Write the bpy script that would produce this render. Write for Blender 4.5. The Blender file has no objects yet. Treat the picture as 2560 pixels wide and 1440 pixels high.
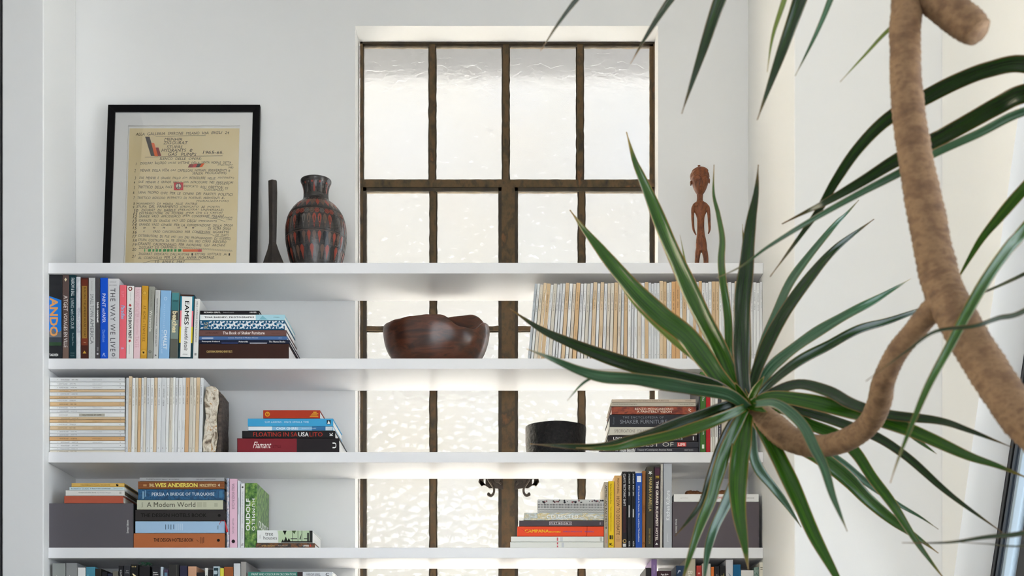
import bpy, bmesh, math, random
from mathutils import Vector, Matrix, noise
C = bpy.context.scene.collection
F = 3340.0; CX = 1280.0; HY = 1830.0; CZ = 1.3; CY = -5.0
def P(px, py, dist):
    return Vector(((px-CX)*dist/F, CY+dist, CZ+(HY-py)*dist/F))
def sc(Y): return (5.0+Y)/F
def X(px, Y=0.0): return (px-CX)*sc(Y)
def Z(py, Y=0.0): return CZ+(HY-py)*sc(Y)
SH = [Z(657), Z(896), Z(1130), Z(1369), Z(1608)]     # shelf tops
ALC_L, ALC_R = X(120), X(1908)
BACK = 0.32

# ---------------------------------------------------------------- materials
def lin(c):
    if isinstance(c, str):
        c = c.lstrip('#'); c = [int(c[i:i+2], 16)/255 for i in (0, 2, 4)]
    return [(v/12.92 if v <= .04045 else ((v+.055)/1.055)**2.4) for v in c]+[1.0]
_m = {}
def mat(name, col, rough=.5, spec=.5, metal=0.0, bump=None, coat=0.0):
    key = (name, str(col), rough)
    if key in _m: return _m[key]
    m = bpy.data.materials.new(name); m.use_nodes = True
    nt = m.node_tree; b = nt.nodes['Principled BSDF']
    b.inputs['Base Color'].default_value = lin(col)
    b.inputs['Roughness'].default_value = rough
    b.inputs['Specular IOR Level'].default_value = spec
    b.inputs['Metallic'].default_value = metal
    b.inputs['Coat Weight'].default_value = coat
    if bump:
        tc = nt.nodes.new('ShaderNodeTexCoord'); n = nt.nodes.new('ShaderNodeTexNoise')
        n.inputs['Scale'].default_value = bump[0]; n.inputs['Detail'].default_value = 6
        bp = nt.nodes.new('ShaderNodeBump'); bp.inputs['Strength'].default_value = bump[1]
        bp.inputs['Distance'].default_value = bump[2]
        nt.links.new(tc.outputs['Object'], n.inputs['Vector'])
        nt.links.new(n.outputs['Fac'], bp.inputs['Height'])
        nt.links.new(bp.outputs['Normal'], b.inputs['Normal'])
    _m[key] = m
    return m
def paper(col): return mat('cover_'+str(col).strip('#'), col, .45, .22)
def ink(col): return mat('ink_'+str(col).strip('#'), col, .6, .1)
def mottle(name, cols, scale=(20, 20, 20), rough=.5, detail=6, bump=0.0, bdist=.002, kind='noise', dist=0.0, spec=.4, lo=.3, hi=.7, rough_n=.6):
    """noise driven colour ramp material in object coordinates"""
    if name in _m: return _m[name]
    m = bpy.data.materials.new(name); m.use_nodes = True
    nt = m.node_tree; b = nt.nodes['Principled BSDF']
    tc = nt.nodes.new('ShaderNodeTexCoord'); mp = nt.nodes.new('ShaderNodeMapping')
    mp.inputs['Scale'].default_value = scale
    nt.links.new(tc.outputs['Object'], mp.inputs['Vector'])
    if kind == 'voronoi':
        n = nt.nodes.new('ShaderNodeTexVoronoi'); n.inputs['Scale'].default_value = 1; out = n.outputs['Distance']
    else:
        n = nt.nodes.new('ShaderNodeTexNoise'); n.inputs['Scale'].default_value = 1
        n.inputs['Detail'].default_value = detail; n.inputs['Distortion'].default_value = dist
        n.inputs['Roughness'].default_value = rough_n; out = n.outputs['Fac']
    nt.links.new(mp.outputs['Vector'], n.inputs['Vector'])
    r = nt.nodes.new('ShaderNodeValToRGB'); k = len(cols)
    while len(r.color_ramp.elements) < k: r.color_ramp.elements.new(.5)
    for i, c in enumerate(cols):
        r.color_ramp.elements[i].position = lo+(hi-lo)*i/(k-1); r.color_ramp.elements[i].color = lin(c)
    nt.links.new(out, r.inputs['Fac']); nt.links.new(r.outputs['Color'], b.inputs['Base Color'])
    b.inputs['Roughness'].default_value = rough; b.inputs['Specular IOR Level'].default_value = spec
    if bump:
        bp = nt.nodes.new('ShaderNodeBump'); bp.inputs['Strength'].default_value = bump; bp.inputs['Distance'].default_value = bdist
        nt.links.new(out, bp.inputs['Height']); nt.links.new(bp.outputs['Normal'], b.inputs['Normal'])
    _m[name] = m
    return m
WHITE = mat('white_wall_paint', (.905, .905, .90), .55, .35, bump=(90, .12, .001))
SHELFW = mat('white_shelf_lacquer', (.915, .915, .92), .27, .55, bump=(60, .05, .001))
PG_FLAT = mottle('page_edges_flat', ['#cfc6b4', '#f0ebe0', '#e4ddcf'], (3, 3, 900), .8, 2)
PG_UP = mottle('page_edges_standing', ['#cfc6b4', '#f0ebe0', '#e4ddcf'], (900, 3, 3), .8, 2)
PG_WF = mottle('page_edges_white_flat', ['#dcdad4', '#f6f5f2', '#eeece8'], (3, 3, 900), .8, 2)
PG_WU = mottle('page_edges_white_standing', ['#dcdad4', '#f6f5f2', '#eeece8'], (900, 3, 3), .8, 2)

# ---------------------------------------------------------------- objects
def empty(name, loc=(0, 0, 0), label=None, cat=None, group=None, kind=None, rot=None):
    o = bpy.data.objects.new(name, None); C.objects.link(o); o.location = loc
    o.empty_display_size = .05
    if rot: o.rotation_euler = rot
    return tag(o, label, cat, group, kind)
def tag(o, label=None, cat=None, group=None, kind=None):
    if label: o['label'] = label
    if cat: o['category'] = cat
    if group: o['group'] = group
    if kind: o['kind'] = kind
    return o
def link(name, me, mats, parent=None, smooth=False, loc=None):
    if not isinstance(mats, (list, tuple)): mats = [mats]
    for m in mats: me.materials.append(m)
    if smooth:
        me.polygons.foreach_set('use_smooth', [True]*len(me.polygons))
    o = bpy.data.objects.new(name, me); C.objects.link(o)
    if parent: o.parent = parent
    if loc: o.location = loc
    return o
class MB:
    """mesh builder with material slots"""
    def __init__(s): s.v = []; s.f = []; s.mi = []; s.mats = []; s.uv = None
    def slot(s, m):
        if m not in s.mats: s.mats.append(m)
        return s.mats.index(m)
    def add(s, vs, fs, m):
        o = len(s.v); k = s.slot(m); s.v += [tuple(v) for v in vs]
        for f in fs: s.f.append([i+o for i in f]); s.mi.append(k)
    def box(s, x0, x1, y0, y1, z0, z1, m):
        vs = [(x, y, z) for x in (x0, x1) for y in (y0, y1) for z in (z0, z1)]
        s.add(vs, [(0, 1, 3, 2), (4, 6, 7, 5), (0, 4, 5, 1), (2, 3, 7, 6), (0, 2, 6, 4), (1, 5, 7, 3)], m)
    def prism(s, poly, fn, a, b, m):
        n = len(poly)
        vs = [fn(p, a) for p in poly]+[fn(p, b) for p in poly]
        fs = [list(range(n))[::-1], list(range(n, 2*n))]+[(i, (i+1) % n, n+(i+1) % n, n+i) for i in range(n)]
        s.add(vs, fs, m)
    def build(s, name, parent=None, smooth=False, bevel=0, seg=2, loc=None, angle=None):
        me = bpy.data.meshes.new(name); me.from_pydata(s.v, [], s.f); me.update()
        me.polygons.foreach_set('material_index', s.mi)
        bm = bmesh.new(); bm.from_mesh(me); bmesh.ops.recalc_face_normals(bm, faces=bm.faces); bm.to_mesh(me); bm.free()
        o = link(name, me, s.mats, parent, smooth, loc)
        if bevel:
            md = o.modifiers.new('bevel', 'BEVEL'); md.width = bevel; md.segments = seg; md.limit_method = 'ANGLE'; md.angle_limit = .6
        return o

# ---------------------------------------------------------------- lettering
_t = {}
def glyphs(s, bold=0.0, shear=0.0, space=1.0):
    key = (s, bold, shear, space)
    if key in _t: return _t[key]
    cu = bpy.data.curves.new('lettering', 'FONT'); cu.body = s; cu.size = 1; cu.resolution_u = 2
    cu.offset = bold; cu.shear = shear; cu.space_character = space; cu.fill_mode = 'FRONT'
    ob = bpy.data.objects.new('lettering', cu); C.objects.link(ob)
    me = bpy.data.meshes.new_from_object(ob)
    vs = [v.co.copy() for v in me.vertices]; fs = [list(p.vertices) for p in me.polygons]
    bpy.data.objects.remove(ob); bpy.data.curves.remove(cu); bpy.data.meshes.remove(me)
    if vs:
        x0 = min(v.x for v in vs); x1 = max(v.x for v in vs); y0 = min(v.y for v in vs); y1 = max(v.y for v in vs)
        vs = [((v.x-x0)/max(x1-x0, 1e-6), (v.y-y0)/max(y1-y0, 1e-6)) for v in vs]
    _t[key] = (vs, fs)
    return _t[key]

# ---------------------------------------------------------------- books
# local frame of a book: u along the spine (reading direction), v across the spine, d away from the viewer
SZ = math.sin(math.radians(90))
def deco(mb, items, fn, L, T, eps=.0003, margin=.0):
    """items in fractions of the spine; fn maps (u, v, d) metres to local xyz"""
    lay = 0
    for it in items:
        k = it[0]; lay += 1; e = -(eps+lay*.00004)
        if k == 't':
            _, s, u0, u1, v0, v1, col = it[:7]; op = it[7] if len(it) > 7 else {}
            bo = op.get('b', 0); hasm = 'M' in s or 'm' in s
            vs, fs = glyphs(s, 0 if hasm else min(bo, .035), op.get('sh', 0), op.get('sp', 1))
            if hasm and bo > 0:
                n_ = len(vs); dx = bo*.75/max(len(s)*.6, 1)
                vs = [(a*(1-dx), b) for a, b in vs]+[(a*(1-dx)+dx, b) for a, b in vs]; fs = fs+[[i+n_ for i in f] for f in fs]
            r = op.get('rot', 0); out = []; nv = len(vs)//2 if (hasm and bo > 0) else len(vs)
            for iv, (a, b) in enumerate(vs):
                if r == 90: uu, vv = 1-b, a
                elif r == -90: uu, vv = b, 1-a
                elif r == 180: uu, vv = 1-a, 1-b
                else: uu, vv = a, b
                out.append(fn((u0+(u1-u0)*uu)*L, (v0+(v1-v0)*vv)*T, e-(.00002 if iv >= nv else 0)))
            mb.add(out, fs, ink(col))
        elif k == 'r':
            _, u0, u1, v0, v1, col = it[:6]
            m = col if not isinstance(col, (str, tuple)) else paper(col)
            mb.add([fn(u0*L, v0*T, e), fn(u1*L, v0*T, e), fn(u1*L, v1*T, e), fn(u0*L, v1*T, e)], [(0, 1, 2, 3)], m)
        elif k == 'p':
            mb.add([fn(u*L, v*T, e) for u, v in it[1]], [list(range(len(it[1])))], ink(it[2]))
        elif k in 'cso':
            _, uc, vc, r, col = it[:5]; n = 14
            if k == 'c': pts = [(r*math.cos(6.2832*i/n), r*math.sin(6.2832*i/n)) for i in range(n)]
            elif k == 's': pts = [((r if i % 2 == 0 else r*.42)*math.cos(6.2832*i/10), (r if i % 2 == 0 else r*.42)*math.sin(6.2832*i/10)) for i in range(10)]
            if k == 'o':
                a = [(r*math.cos(6.2832*i/n), r*math.sin(6.2832*i/n)) for i in range(n)]; w = it[5]
                vs = [fn(uc*L+x*T, vc*T+y*T, e) for x, y in a]+[fn(uc*L+x*w*T, vc*T+y*w*T, e) for x, y in a]
                mb.add(vs, [(i, (i+1) % n, n+(i+1) % n, n+i) for i in range(n)], ink(col))
            else:
                mb.add([fn(uc*L+x*T, vc*T+y*T, e) for x, y in pts], [list(range(len(pts)))], ink(col))
def make_book(name, label, group, x, z, L, T, D, Y, col, items=(), flat=True, soft=False, lean=0.0, white=True, cat='book', rz=0.0, body=None, pages=None, extra=None):
    """x, z: left bottom corner of the spine in the world"""
    if not flat and lean:
        root = empty(name, (x+T*math.cos(lean), Y, z), label, cat, group); off = -T
        root.rotation_euler = (0, lean, rz)
    else:
        root = empty(name, (x, Y, z), label, cat, group, rot=(0, 0, rz)); off = 0
    if flat: fn = lambda u, v, d: (u, d, v)
    else: fn = lambda u, v, d: (v+off, d, L-u)
    t = .0007 if soft else min(.0026, T*.16); r = min(.0016, T*.22); ov = .0006 if soft else .003
    mb = MB()
    poly = [(0, D), (0, r), (r*.3, r*.3), (r, 0), (T-r, 0), (T-r*.3, r*.3), (T, r), (T, D), (T-t, D), (T-t, t*1.5), (t, t*1.5), (t, D)]
    bm_ = body or paper(col)
    mb.prism(poly, lambda p, a: fn(a, p[0], p[1]), 0, L, bm_)
    deco(mb, items, fn, L, T)
    if extra: extra(mb, fn, L, T, D)
    mb.build('cover', root)
    pg = MB(); pm = pages or ((PG_WF if flat else PG_WU) if white else (PG_FLAT if flat else PG_UP))
    a = fn(ov, t+.0001, t*1.6+.0001); b = fn(L-ov, T-t-.0001, D-(.0004 if soft else .004))
    pg.box(min(a[0], b[0]), max(a[0], b[0]), min(a[1], b[1]), max(a[1], b[1]), min(a[2], b[2]), max(a[2], b[2]), pm)
    pg.build('pages', root)
    return root
def stand(shelf, x0, x1, ytop, col, label, group, items=(), Y=.012, D=.22, soft=False, leanpx=0, name='book', **k):
    z = SH[shelf]+.0004; s = sc(Y); H = min(Z(ytop, Y)-z, SH[shelf-1]-26.5*sc(0)-z-.0012); T = (x1-x0)*s-(.0008 if leanpx else .0005)
    L = H; x = X(x0, Y)
    th = 0
    if leanpx:
        th = math.atan2(leanpx*s, H); x = X(x0-leanpx, Y)
        L = (H-T*math.sin(th))/math.cos(th); z += 0
    return make_book(name, label, group, x, z, L, T, D, Y, col, items, False, soft, th, **k)
def pile(z, group, rows, Y=.012, D=.25, name='book'):
    """rows bottom to top: (x0, x1, ytop, col, label, items, opts)"""
    for r in rows:
        x0, x1, yt, col, label, items = r[:6]; op = dict(r[6]) if len(r) > 6 else {}
        Yb = op.pop('Y', Y); zt = Z(yt, Yb); nm = op.pop('name', name)
        make_book(nm, label, group, X(x0, Yb), z+.0004, (x1-x0)*sc(Yb), zt-z-.0008, op.pop('D', D), Yb, col, items, True, **op)
        z = zt
    return z
# ================================================================ THE SETTING
TOP = 4.75
W0, W1 = X(888, BACK), X(1645, BACK); WT = Z(65, BACK); WB = 1.0
mb = MB()
mb.box(-2.6, W0, BACK, .472, 0, TOP, WHITE); mb.box(W1, 1.6, BACK, .472, 0, TOP, WHITE)
mb.box(W0, W1, BACK, .472, WT, TOP, WHITE); mb.box(W0, W1, BACK, .472, 0, WB, WHITE)
tag(mb.build('wall_back'), kind='structure')
LX = (5-CX)*4.953/F
mb = MB(); mb.box(LX, ALC_L, -.047, BACK-.0005, 0, TOP, WHITE)
tag(mb.build('wall_left', bevel=.004), kind='structure')
mb = MB(); mb.box(-3.4, LX-.031, .0, .2, 0, TOP, WHITE); mb.box(-3.5, -3.4, -8, .2, 0, .9, WHITE); mb.box(-3.5, -3.4, -8, .2, 4.3, TOP, WHITE); mb.box(-3.5, -3.4, -.35, .2, .9, 4.3, WHITE); mb.box(-3.5, -3.4, -8, -2.35, .9, 4.3, WHITE)
tag(mb.build('wall_far_left'), kind='structure')
mb = MB(); mb.box(LX-.03, LX-.0015, -1.1, .10, 0, TOP, mat('dark_steel_trim', '#15141a', .5));  # dark trim, run forward out of view to shade the left column
tag(mb.build('trim_1', bevel=.002), kind='structure')
SWX = X(2355, -.55)
mb = MB(); mb.box(ALC_R, 1.75, -.55, BACK-.0005, 0, TOP, WHITE)
tag(mb.build('wall_right', bevel=.004), kind='structure')
# side wall with the leaning window opening
ln = lambda z: -.67-(z-1.806)*.55/1.234
zs, zt = 1.62, 4.35
SW2 = SWX+.118
mb = MB()
fx = lambda p, a: (a, p[0], p[1])
mb.prism([(-.552, 0), (-.552, TOP), (ln(zt), TOP), (ln(zt), zt), (ln(zs), zs), (ln(zs), 0)], fx, SWX, SW2, WHITE)
mb.prism([(ln(zs), 0), (ln(zs), zs), (-3.452, zs), (-3.452, 0)], fx, SWX, SW2, WHITE)
mb.prism([(ln(zt), zt), (ln(zt), TOP), (-3.452, TOP), (-3.452, zt)], fx, SWX, SW2, WHITE)
tag(mb.build('wall_side'), kind='structure')
mb = MB(); mb.box(-3.5, 2.4, -8, .52, TOP, TOP+.15, WHITE)
tag(mb.build('ceiling'), kind='structure')
FL = mottle('grey_concrete_floor', ['#8f8c88', '#a09d99', '#aaa7a3'], (1.5, 2, 4), .35, 8)
mb = MB(); mb.box(-3.5, 1.9, -9, .52, -.1, 0, FL)
tag(mb.build('floor'), kind='structure')
mb = MB(); mb.box(-3.5, -1.6, -8.1, -8, 0, TOP, WHITE); mb.box(.9, 1.9, -8.1, -8, 0, TOP, WHITE); mb.box(-1.6, .9, -8.1, -8, 3.4, TOP, WHITE)
tag(mb.build('wall_rear'), kind='structure')
mb = MB(); mb.box(-7.2, -7, -9, 3, -.1, 4.6, mottle('sunlit_cream_house', ['#dfcfb0', '#e2d2b4'], (2, 2, 2), .9, 3))  # unseen wall added beyond the left window to throw warm light inside
tag(mb.build('house_wall'), 'cream house wall outside on the left, beyond the big side window', 'wall', kind='structure')
mb = MB(); mb.box(SWX, SW2, -8, -3.453, 0, TOP, WHITE)
tag(mb.build('wall_side_rear'), kind='structure')
# sloping window on the right: black steel frame, glass
BLK = mat('black_window_steel', '#0c0d12', .35, .5)
GRY = mat('grey_window_gasket', '#59626f', .4, .5)
def thin_glass():
    m = bpy.data.materials.new('clear_window_glass'); m.use_nodes = True; nt = m.node_tree
    nt.nodes.remove(nt.nodes['Principled BSDF']); out = nt.nodes['Material Output']
    tr = nt.nodes.new('ShaderNodeBsdfTransparent'); tr.inputs['Color'].default_value = (.92, .96, 1, 1)
    g = nt.nodes.new('ShaderNodeBsdfGlossy'); g.inputs['Roughness'].default_value = .02
    f = nt.nodes.new('ShaderNodeFresnel'); f.inputs['IOR'].default_value = 1.45
    mx = nt.nodes.new('ShaderNodeMixShader'); nt.links.new(f.outputs[0], mx.inputs[0])
    nt.links.new(tr.outputs[0], mx.inputs[1]); nt.links.new(g.outputs[0], mx.inputs[2]); nt.links.new(mx.outputs[0], out.inputs[0])
    return m
w2 = empty('window_2', (SW2, -2, zs), kind='structure')
def strip(z0, z1, a, b, x0, x1, m, nm):
    q = MB(); q.prism([(ln(z0)-a+2, z0-zs), (ln(z0)-b+2, z0-zs), (ln(z1)-b+2, z1-zs), (ln(z1)-a+2, z1-zs)], fx, x0-SW2, x1-SW2, m)
    return q.build(nm, w2, bevel=.002)
strip(zs, zt, -.06, .024, SW2+.001, SW2+.05, BLK, 'window_frame')
strip(zs, zt, .0245, .031, SW2+.014, SW2+.045, BLK, 'gasket')
strip(zs, zt, .0315, .056, SW2+.004, SW2+.05, mat('blue_grey_sash', '#343d4a', .35, .5), 'sash_rail')
strip(zs, zt, .0565, .064, SW2+.010, SW2+.045, GRY, 'glazing_bead')
strip(zs, zt, .0645, .088, SW2+.012, SW2+.05, mat('pale_blue_sash', '#a9bac8', .35, .5), 'inner_rail')
q = MB(); TG = thin_glass()
q.prism([(ln(zs)-.08+2, 0), (ln(zt)-.08+2, zt-zs), (-1.452, zt-zs), (-1.452, 0)], fx, .03, .034, TG); q.build('pane', w2)
w3 = empty('window_3', (-3.45, -2.8, .9), kind='structure')
q = MB(); q.box(-.003, .003, .455, 2.44, 0, 3.4, TG); q.build('pane', w3)
for yy in (.48, 1.45, 2.42): q = MB(); q.box(-.03, .03, yy-.025, yy+.025, 0, 3.4, BLK); q.build('mullion', w3, bevel=.002)
for yy in (-2.3, -3.4):
    q = MB(); q.box(.001, .05, yy+2-.03, yy+2+.03, 0, zt-zs, BLK); q.build('mullion', w2, bevel=.002)
for zz in (0, zt-zs-.05):
    q = MB(); q.box(.001, .0495, -1.452, ln(zs+zz)+2-.09, zz, zz+.05, BLK); q.build('window_rail', w2, bevel=.002)

# ---------------------------------------------------------------- steel window behind the shelves
GD = 5.453
def gx(px): return (px-CX)*GD/F
def gz(py): return CZ+(HY-py)*GD/F
RUST = mottle('rusty_window_steel', ['#2b2214', '#4a3a20', '#5c4526', '#3d301b', '#704a24'], (16, 16, 10), .55, 9, .3, .002)
RUSTD = mottle('dark_window_steel', ['#211a10', '#362b1a', '#443722'], (16, 16, 10), .5, 9, .3, .002)
PUTTY = mat('window_putty', '#3a3020', .8)
GY = CY+GD
w1 = empty('window_1', (0, GY, WB), kind='structure')
rnd = random.Random(4)
def bar(q, x0, x1, z0, z1, y0, y1, m, jit=.0007):
    """straight bar with slightly uneven edges, subdivided along its long side"""
    horiz = (x1-x0) > (z1-z0); Lg = (x1-x0) if horiz else (z1-z0); n = max(2, int(Lg/.02))
    rings = []
    for i in range(n+1):
        t = i/n; j = lambda: rnd.uniform(-jit, jit)
        if horiz:
            x = x0+(x1-x0)*t; r = [(x, y0, z0+j()), (x, y0, z1+j()), (x, y1, z1+j()), (x, y1, z0+j())]
        else:
            z = z0+(z1-z0)*t; r = [(x0+j(), y0, z), (x1+j(), y0, z), (x1+j(), y1, z), (x0+j(), y1, z)]
        rings.append([(a, b, c-WB) for a, b, c in r])
    vs = [p for r in rings for p in r]
    fs = [(0, 1, 2, 3), tuple(4*n+k for k in (3, 2, 1, 0))]
    for i in range(n):
        for k in range(4): fs.append((4*i+k, 4*i+(k+1) % 4, 4*i+4+(k+1) % 4, 4*i+4+k))
    q.add(vs, fs, m)
zt0, zt1 = gz(118), gz(107); zr0, zr1 = gz(471), gz(452)
q = MB()
bar(q, gx(901), gx(908), WB, zt1, -.012, .02, RUST); bar(q, gx(1633), gx(1642), WB, zt1, -.012, .02, RUST)
bar(q, gx(901), gx(1641), gz(113), zt1, -.012, .02, RUSTD); bar(q, gx(901), gx(1641), zr0, zr1, -.014, .02, RUST)
bar(q, gx(1254), gx(1287), WB, zr0, -.016, .02, RUST)
bar(q, gx(901), gx(1641), WB, WB+.03, -.014, .02, RUST)
q.build('window_frame', w1)
q = MB()   # fixed upper light: inner rim and glazing bars
bar(q, gx(906), gx(910), zr1, zt1, -.006, .015, RUSTD); bar(q, gx(1624), gx(1634), zr1, zt1, -.006, .015, RUST)
bar(q, gx(908), gx(1634), gz(118), gz(112), -.006, .015, RUSTD)
for a in (1074, 1257.5, 1443): bar(q, gx(a), gx(a+14), zr1, gz(112), -.008, .012, RUST); bar(q, gx(a-3), gx(a+17), zr1, gz(112), .001, .008, PUTTY, .0016)
q.build('glazing_bars', w1)
gzrow = [1512, 1165, 817]
for (a, b, mu) in ((908, 1255, (1076, 1090)), (1286, 1633, (1447, 1461))):
    q = MB()
    bar(q, gx(a), gx(a+9), WB+.03, zr0, -.010, .018, RUSTD); bar(q, gx(b-9), gx(b), WB+.03, zr0, -.010, .018, RUSTD)
    bar(q, gx(a), gx(b), gz(480), zr0, -.010, .018, RUSTD)
    bar(q, gx(mu[0]), gx(mu[1]), WB+.03, zr0, -.008, .012, RUST); bar(q, gx(mu[0]-3), gx(mu[1]+3), WB+.03, zr0, .001, .008, PUTTY, .0016)
    for py in gzrow: bar(q, gx(a), gx(b), gz(py+11), gz(py), -.008, .012, RUST); bar(q, gx(a), gx(b), gz(py+13), gz(py-2), .001, .008, PUTTY, .0016)
    q.build('casement', w1)
def bumpy_glass():
    m = bpy.data.materials.new('hammered_window_glass'); m.use_nodes = True; nt = m.node_tree
    b = nt.nodes['Principled BSDF']; b.inputs['Transmission Weight'].default_value = 1
    b.inputs['Roughness'].default_value = .17; b.inputs['IOR'].default_value = 1.45; b.inputs['Base Color'].default_value = (.985, .985, .98, 1)
    tc = nt.nodes.new('ShaderNodeTexCoord'); mp = nt.nodes.new('ShaderNodeMapping'); mp.inputs['Scale'].default_value = (24, 1, 36)
    nz = nt.nodes.new('ShaderNodeTexNoise'); nz.inputs['Scale'].default_value = 28; nz.inputs['Detail'].default_value = 2
    ad = nt.nodes.new('ShaderNodeMix'); ad.data_type = 'VECTOR'; ad.inputs[0].default_value = .02
    v = nt.nodes.new('ShaderNodeTexVoronoi'); v.feature = 'SMOOTH_F1'; v.inputs['Scale'].default_value = 1; v.inputs['Smoothness'].default_value = .22
    nt.links.new(tc.outputs['Object'], ad.inputs[4]); nt.links.new(tc.outputs['Object'], nz.inputs['Vector']); nt.links.new(nz.outputs['Color'], ad.inputs[5])
    nt.links.new(ad.outputs[1], mp.inputs['Vector']); nt.links.new(mp.outputs['Vector'], v.inputs['Vector'])
    bp = nt.nodes.new('ShaderNodeBump'); bp.inputs['Strength'].default_value = 1; bp.inputs['Distance'].default_value = .0042; bp.invert = True
    nt.links.new(v.outputs['Distance'], bp.inputs['Height']); nt.links.new(bp.outputs['Normal'], b.inputs['Normal'])
    return m
HG = bumpy_glass()
q = MB(); q.box(gx(906), gx(1636), .003, .006, gz(465)-WB, gz(110)-WB, HG)
q.box(gx(912), gx(1252), .003, .006, .02, gz(474)-WB, HG); q.box(gx(1289), gx(1630), .003, .006, .02, gz(474)-WB, HG)
q.build('pane', w1)
# curled catches on the middle post
IRON = mat('aged_iron', '#3a2f25', .45, .6, .5, bump=(80, .4, .002))
def tube(pts, rad, n=8, m=None, name='tube', parent=None, q=None, cap=True, sub=4):
    pts = [Vector(p) for p in pts]
    if not isinstance(rad, (list, tuple)): rad = [rad]*len(pts)
    P2, R2 = [], []
    for i in range(len(pts)-1):
        p0 = pts[max(i-1, 0)]; p1 = pts[i]; p2 = pts[i+1]; p3 = pts[min(i+2, len(pts)-1)]
        for k in range(sub):
            t = k/sub
            P2.append(.5*((2*p1)+(p2-p0)*t+(2*p0-5*p1+4*p2-p3)*t*t+(-p0+3*p1-3*p2+p3)*t**3)); R2.append(rad[i]*(1-t)+rad[i+1]*t)
    P2.append(pts[-1]); R2.append(rad[-1])
    q0 = q or MB(); up = Vector((0, 1, 0)); vs = []; fs = []
    for i, p in enumerate(P2):
        tg = (P2[min(i+1, len(P2)-1)]-P2[max(i-1, 0)]).normalized()
        if abs(tg.dot(up)) > .98: up = Vector((1, 0, 0))
        a = tg.cross(up).normalized(); b = a.cross(tg).normalized(); up = b
        for k in range(n):
            an = 6.28318*k/n; vs.append(p+(a*math.cos(an)+b*math.sin(an))*R2[i])
    for i in range(len(P2)-1):
        for k in range(n): fs.append((i*n+k, i*n+(k+1) % n, (i+1)*n+(k+1) % n, (i+1)*n+k))
    fs.append(tuple(range(n))); fs.append(tuple(range(len(P2)*n-n, len(P2)*n)))
    q0.add(vs, fs, m)
    if q: return None
    return q0.build(name, parent, smooth=True)
for s_ in (-1, 1):
    def g(px, py, y=-.025):
        # positions mirrored about the post axis, x 1272
        return Vector((gx(1272+s_*(px-1272)), y, gz(py)-WB))
    q = MB()
    q.prism([(1286, 1226), (1310, 1222), (1320, 1223), (1330, 1216), (1330, 1190), (1310, 1188), (1286, 1188)], lambda p, a: g(p[0], p[1], a), -.018, -.013, IRON)
    q.prism([(1333, 1214), (1340, 1218), (1348, 1207), (1346, 1199), (1338, 1193), (1330, 1192), (1330, 1200), (1335, 1200), (1334, 1211), (1341, 1211), (1341, 1215), (1330, 1215)], lambda p, a: g(p[0], p[1], a), -.018, -.013, IRON)
    pl = q.build('latch', w1, bevel=.0008)
    tube([g(1322, 1190, -.03), g(1321, 1203, -.035), g(1315, 1214, -.036), g(1309, 1226, -.036), g(1310, 1237, -.036), g(1316, 1243, -.036), g(1322, 1240, -.036), g(1321, 1236, -.036)], [.0062, .0068, .0056, .0046, .0046, .006, .0075, .004], 10, IRON, 'handle', pl)
    tube([g(1288, 1214, -.026), g(1298, 1206, -.028), g(1306, 1203, -.028)], .0068, 8, IRON, 'bolt', pl)
    q = MB(); a = g(1300, 1203, 0)
    vs = [(a.x+.013*math.cos(k*.524), yy, a.z+.013*math.sin(k*.524)) for yy in (-.036, -.018) for k in range(12)]
    q.add(vs, [tuple(range(12)), tuple(range(12, 24))]+[(k, (k+1) % 12, 12+(k+1) % 12, 12+k) for k in range(12)], IRON); q.build('knob', pl, bevel=.001)

# ---------------------------------------------------------------- outside: neighbour wall, eave, added bounce surfaces
OUTW = mottle('sunlit_cream_render', ['#5a5956', '#5a5b5b', '#595b5e'], (2, 2, 2), .9, 4)  # even dark grey, facing away from the sun
mb = MB(); mb.box(-1.75, 4, 4.0, 4.2, 0, 6.8, OUTW); mb.box(-1.95, -1.75, .9, 4.2, 0, 6.8, mottle('sunlit_cream_side_wall', ['#efe6d6', '#f3ecde'], (2, 2, 2), .9, 3))  # back wall, plus an unseen side wall added to bounce warm light in
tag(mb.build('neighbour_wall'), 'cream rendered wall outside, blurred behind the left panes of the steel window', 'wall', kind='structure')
EAVE = mat('grey_eave_board', '#66676a', .7)
ez = CZ+(HY-205)/F*6.7
mb = MB(); mb.box(-1.7, 3.2, .475, 1.7, ez+.30, ez+.40, EAVE); mb.box(-1.7, 3.2, 1.66, 1.72, ez, ez+.40, EAVE)
tag(mb.build('eave'), 'grey eave board outside above the steel window', 'eave', kind='structure')
mb = MB(); mb.box(-1.7, 4, .475, 3.99, .70, .85, mat('white_terrace_roof', '#e9e6df', .9))  # unseen slab added to bounce sunlight up onto the shelf undersides
tag(mb.build('terrace'), 'white flat terrace roof outside below the steel window', 'terrace', kind='structure')

mb = MB(); mb.box(2.0, 11, -9, .5, -.12, -.02, mat('pale_gravel_yard', '#8c8780', .95)); mb.box(-6.99, -3.52, -9, .5, -.12, -.02, mat('warm_paving', '#9c958a', .95))  # unseen surfaces added on both sides to bounce sunlight through the windows
tag(mb.build('ground'), kind='structure')
# ---------------------------------------------------------------- bookcase
bc = empty('bookcase', (ALC_L, 0, 0), 'white built-in bookcase of thick boards spanning the alcove across the window', 'bookcase')
for i, z in enumerate(SH):
    t = 26.5*sc(0); q = MB(); q.box(.0004, ALC_R-ALC_L-.0004, 0, BACK-.0006, z-t, z, SHELFW)
    q.build('shelf', bc, bevel=.0015)
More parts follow.
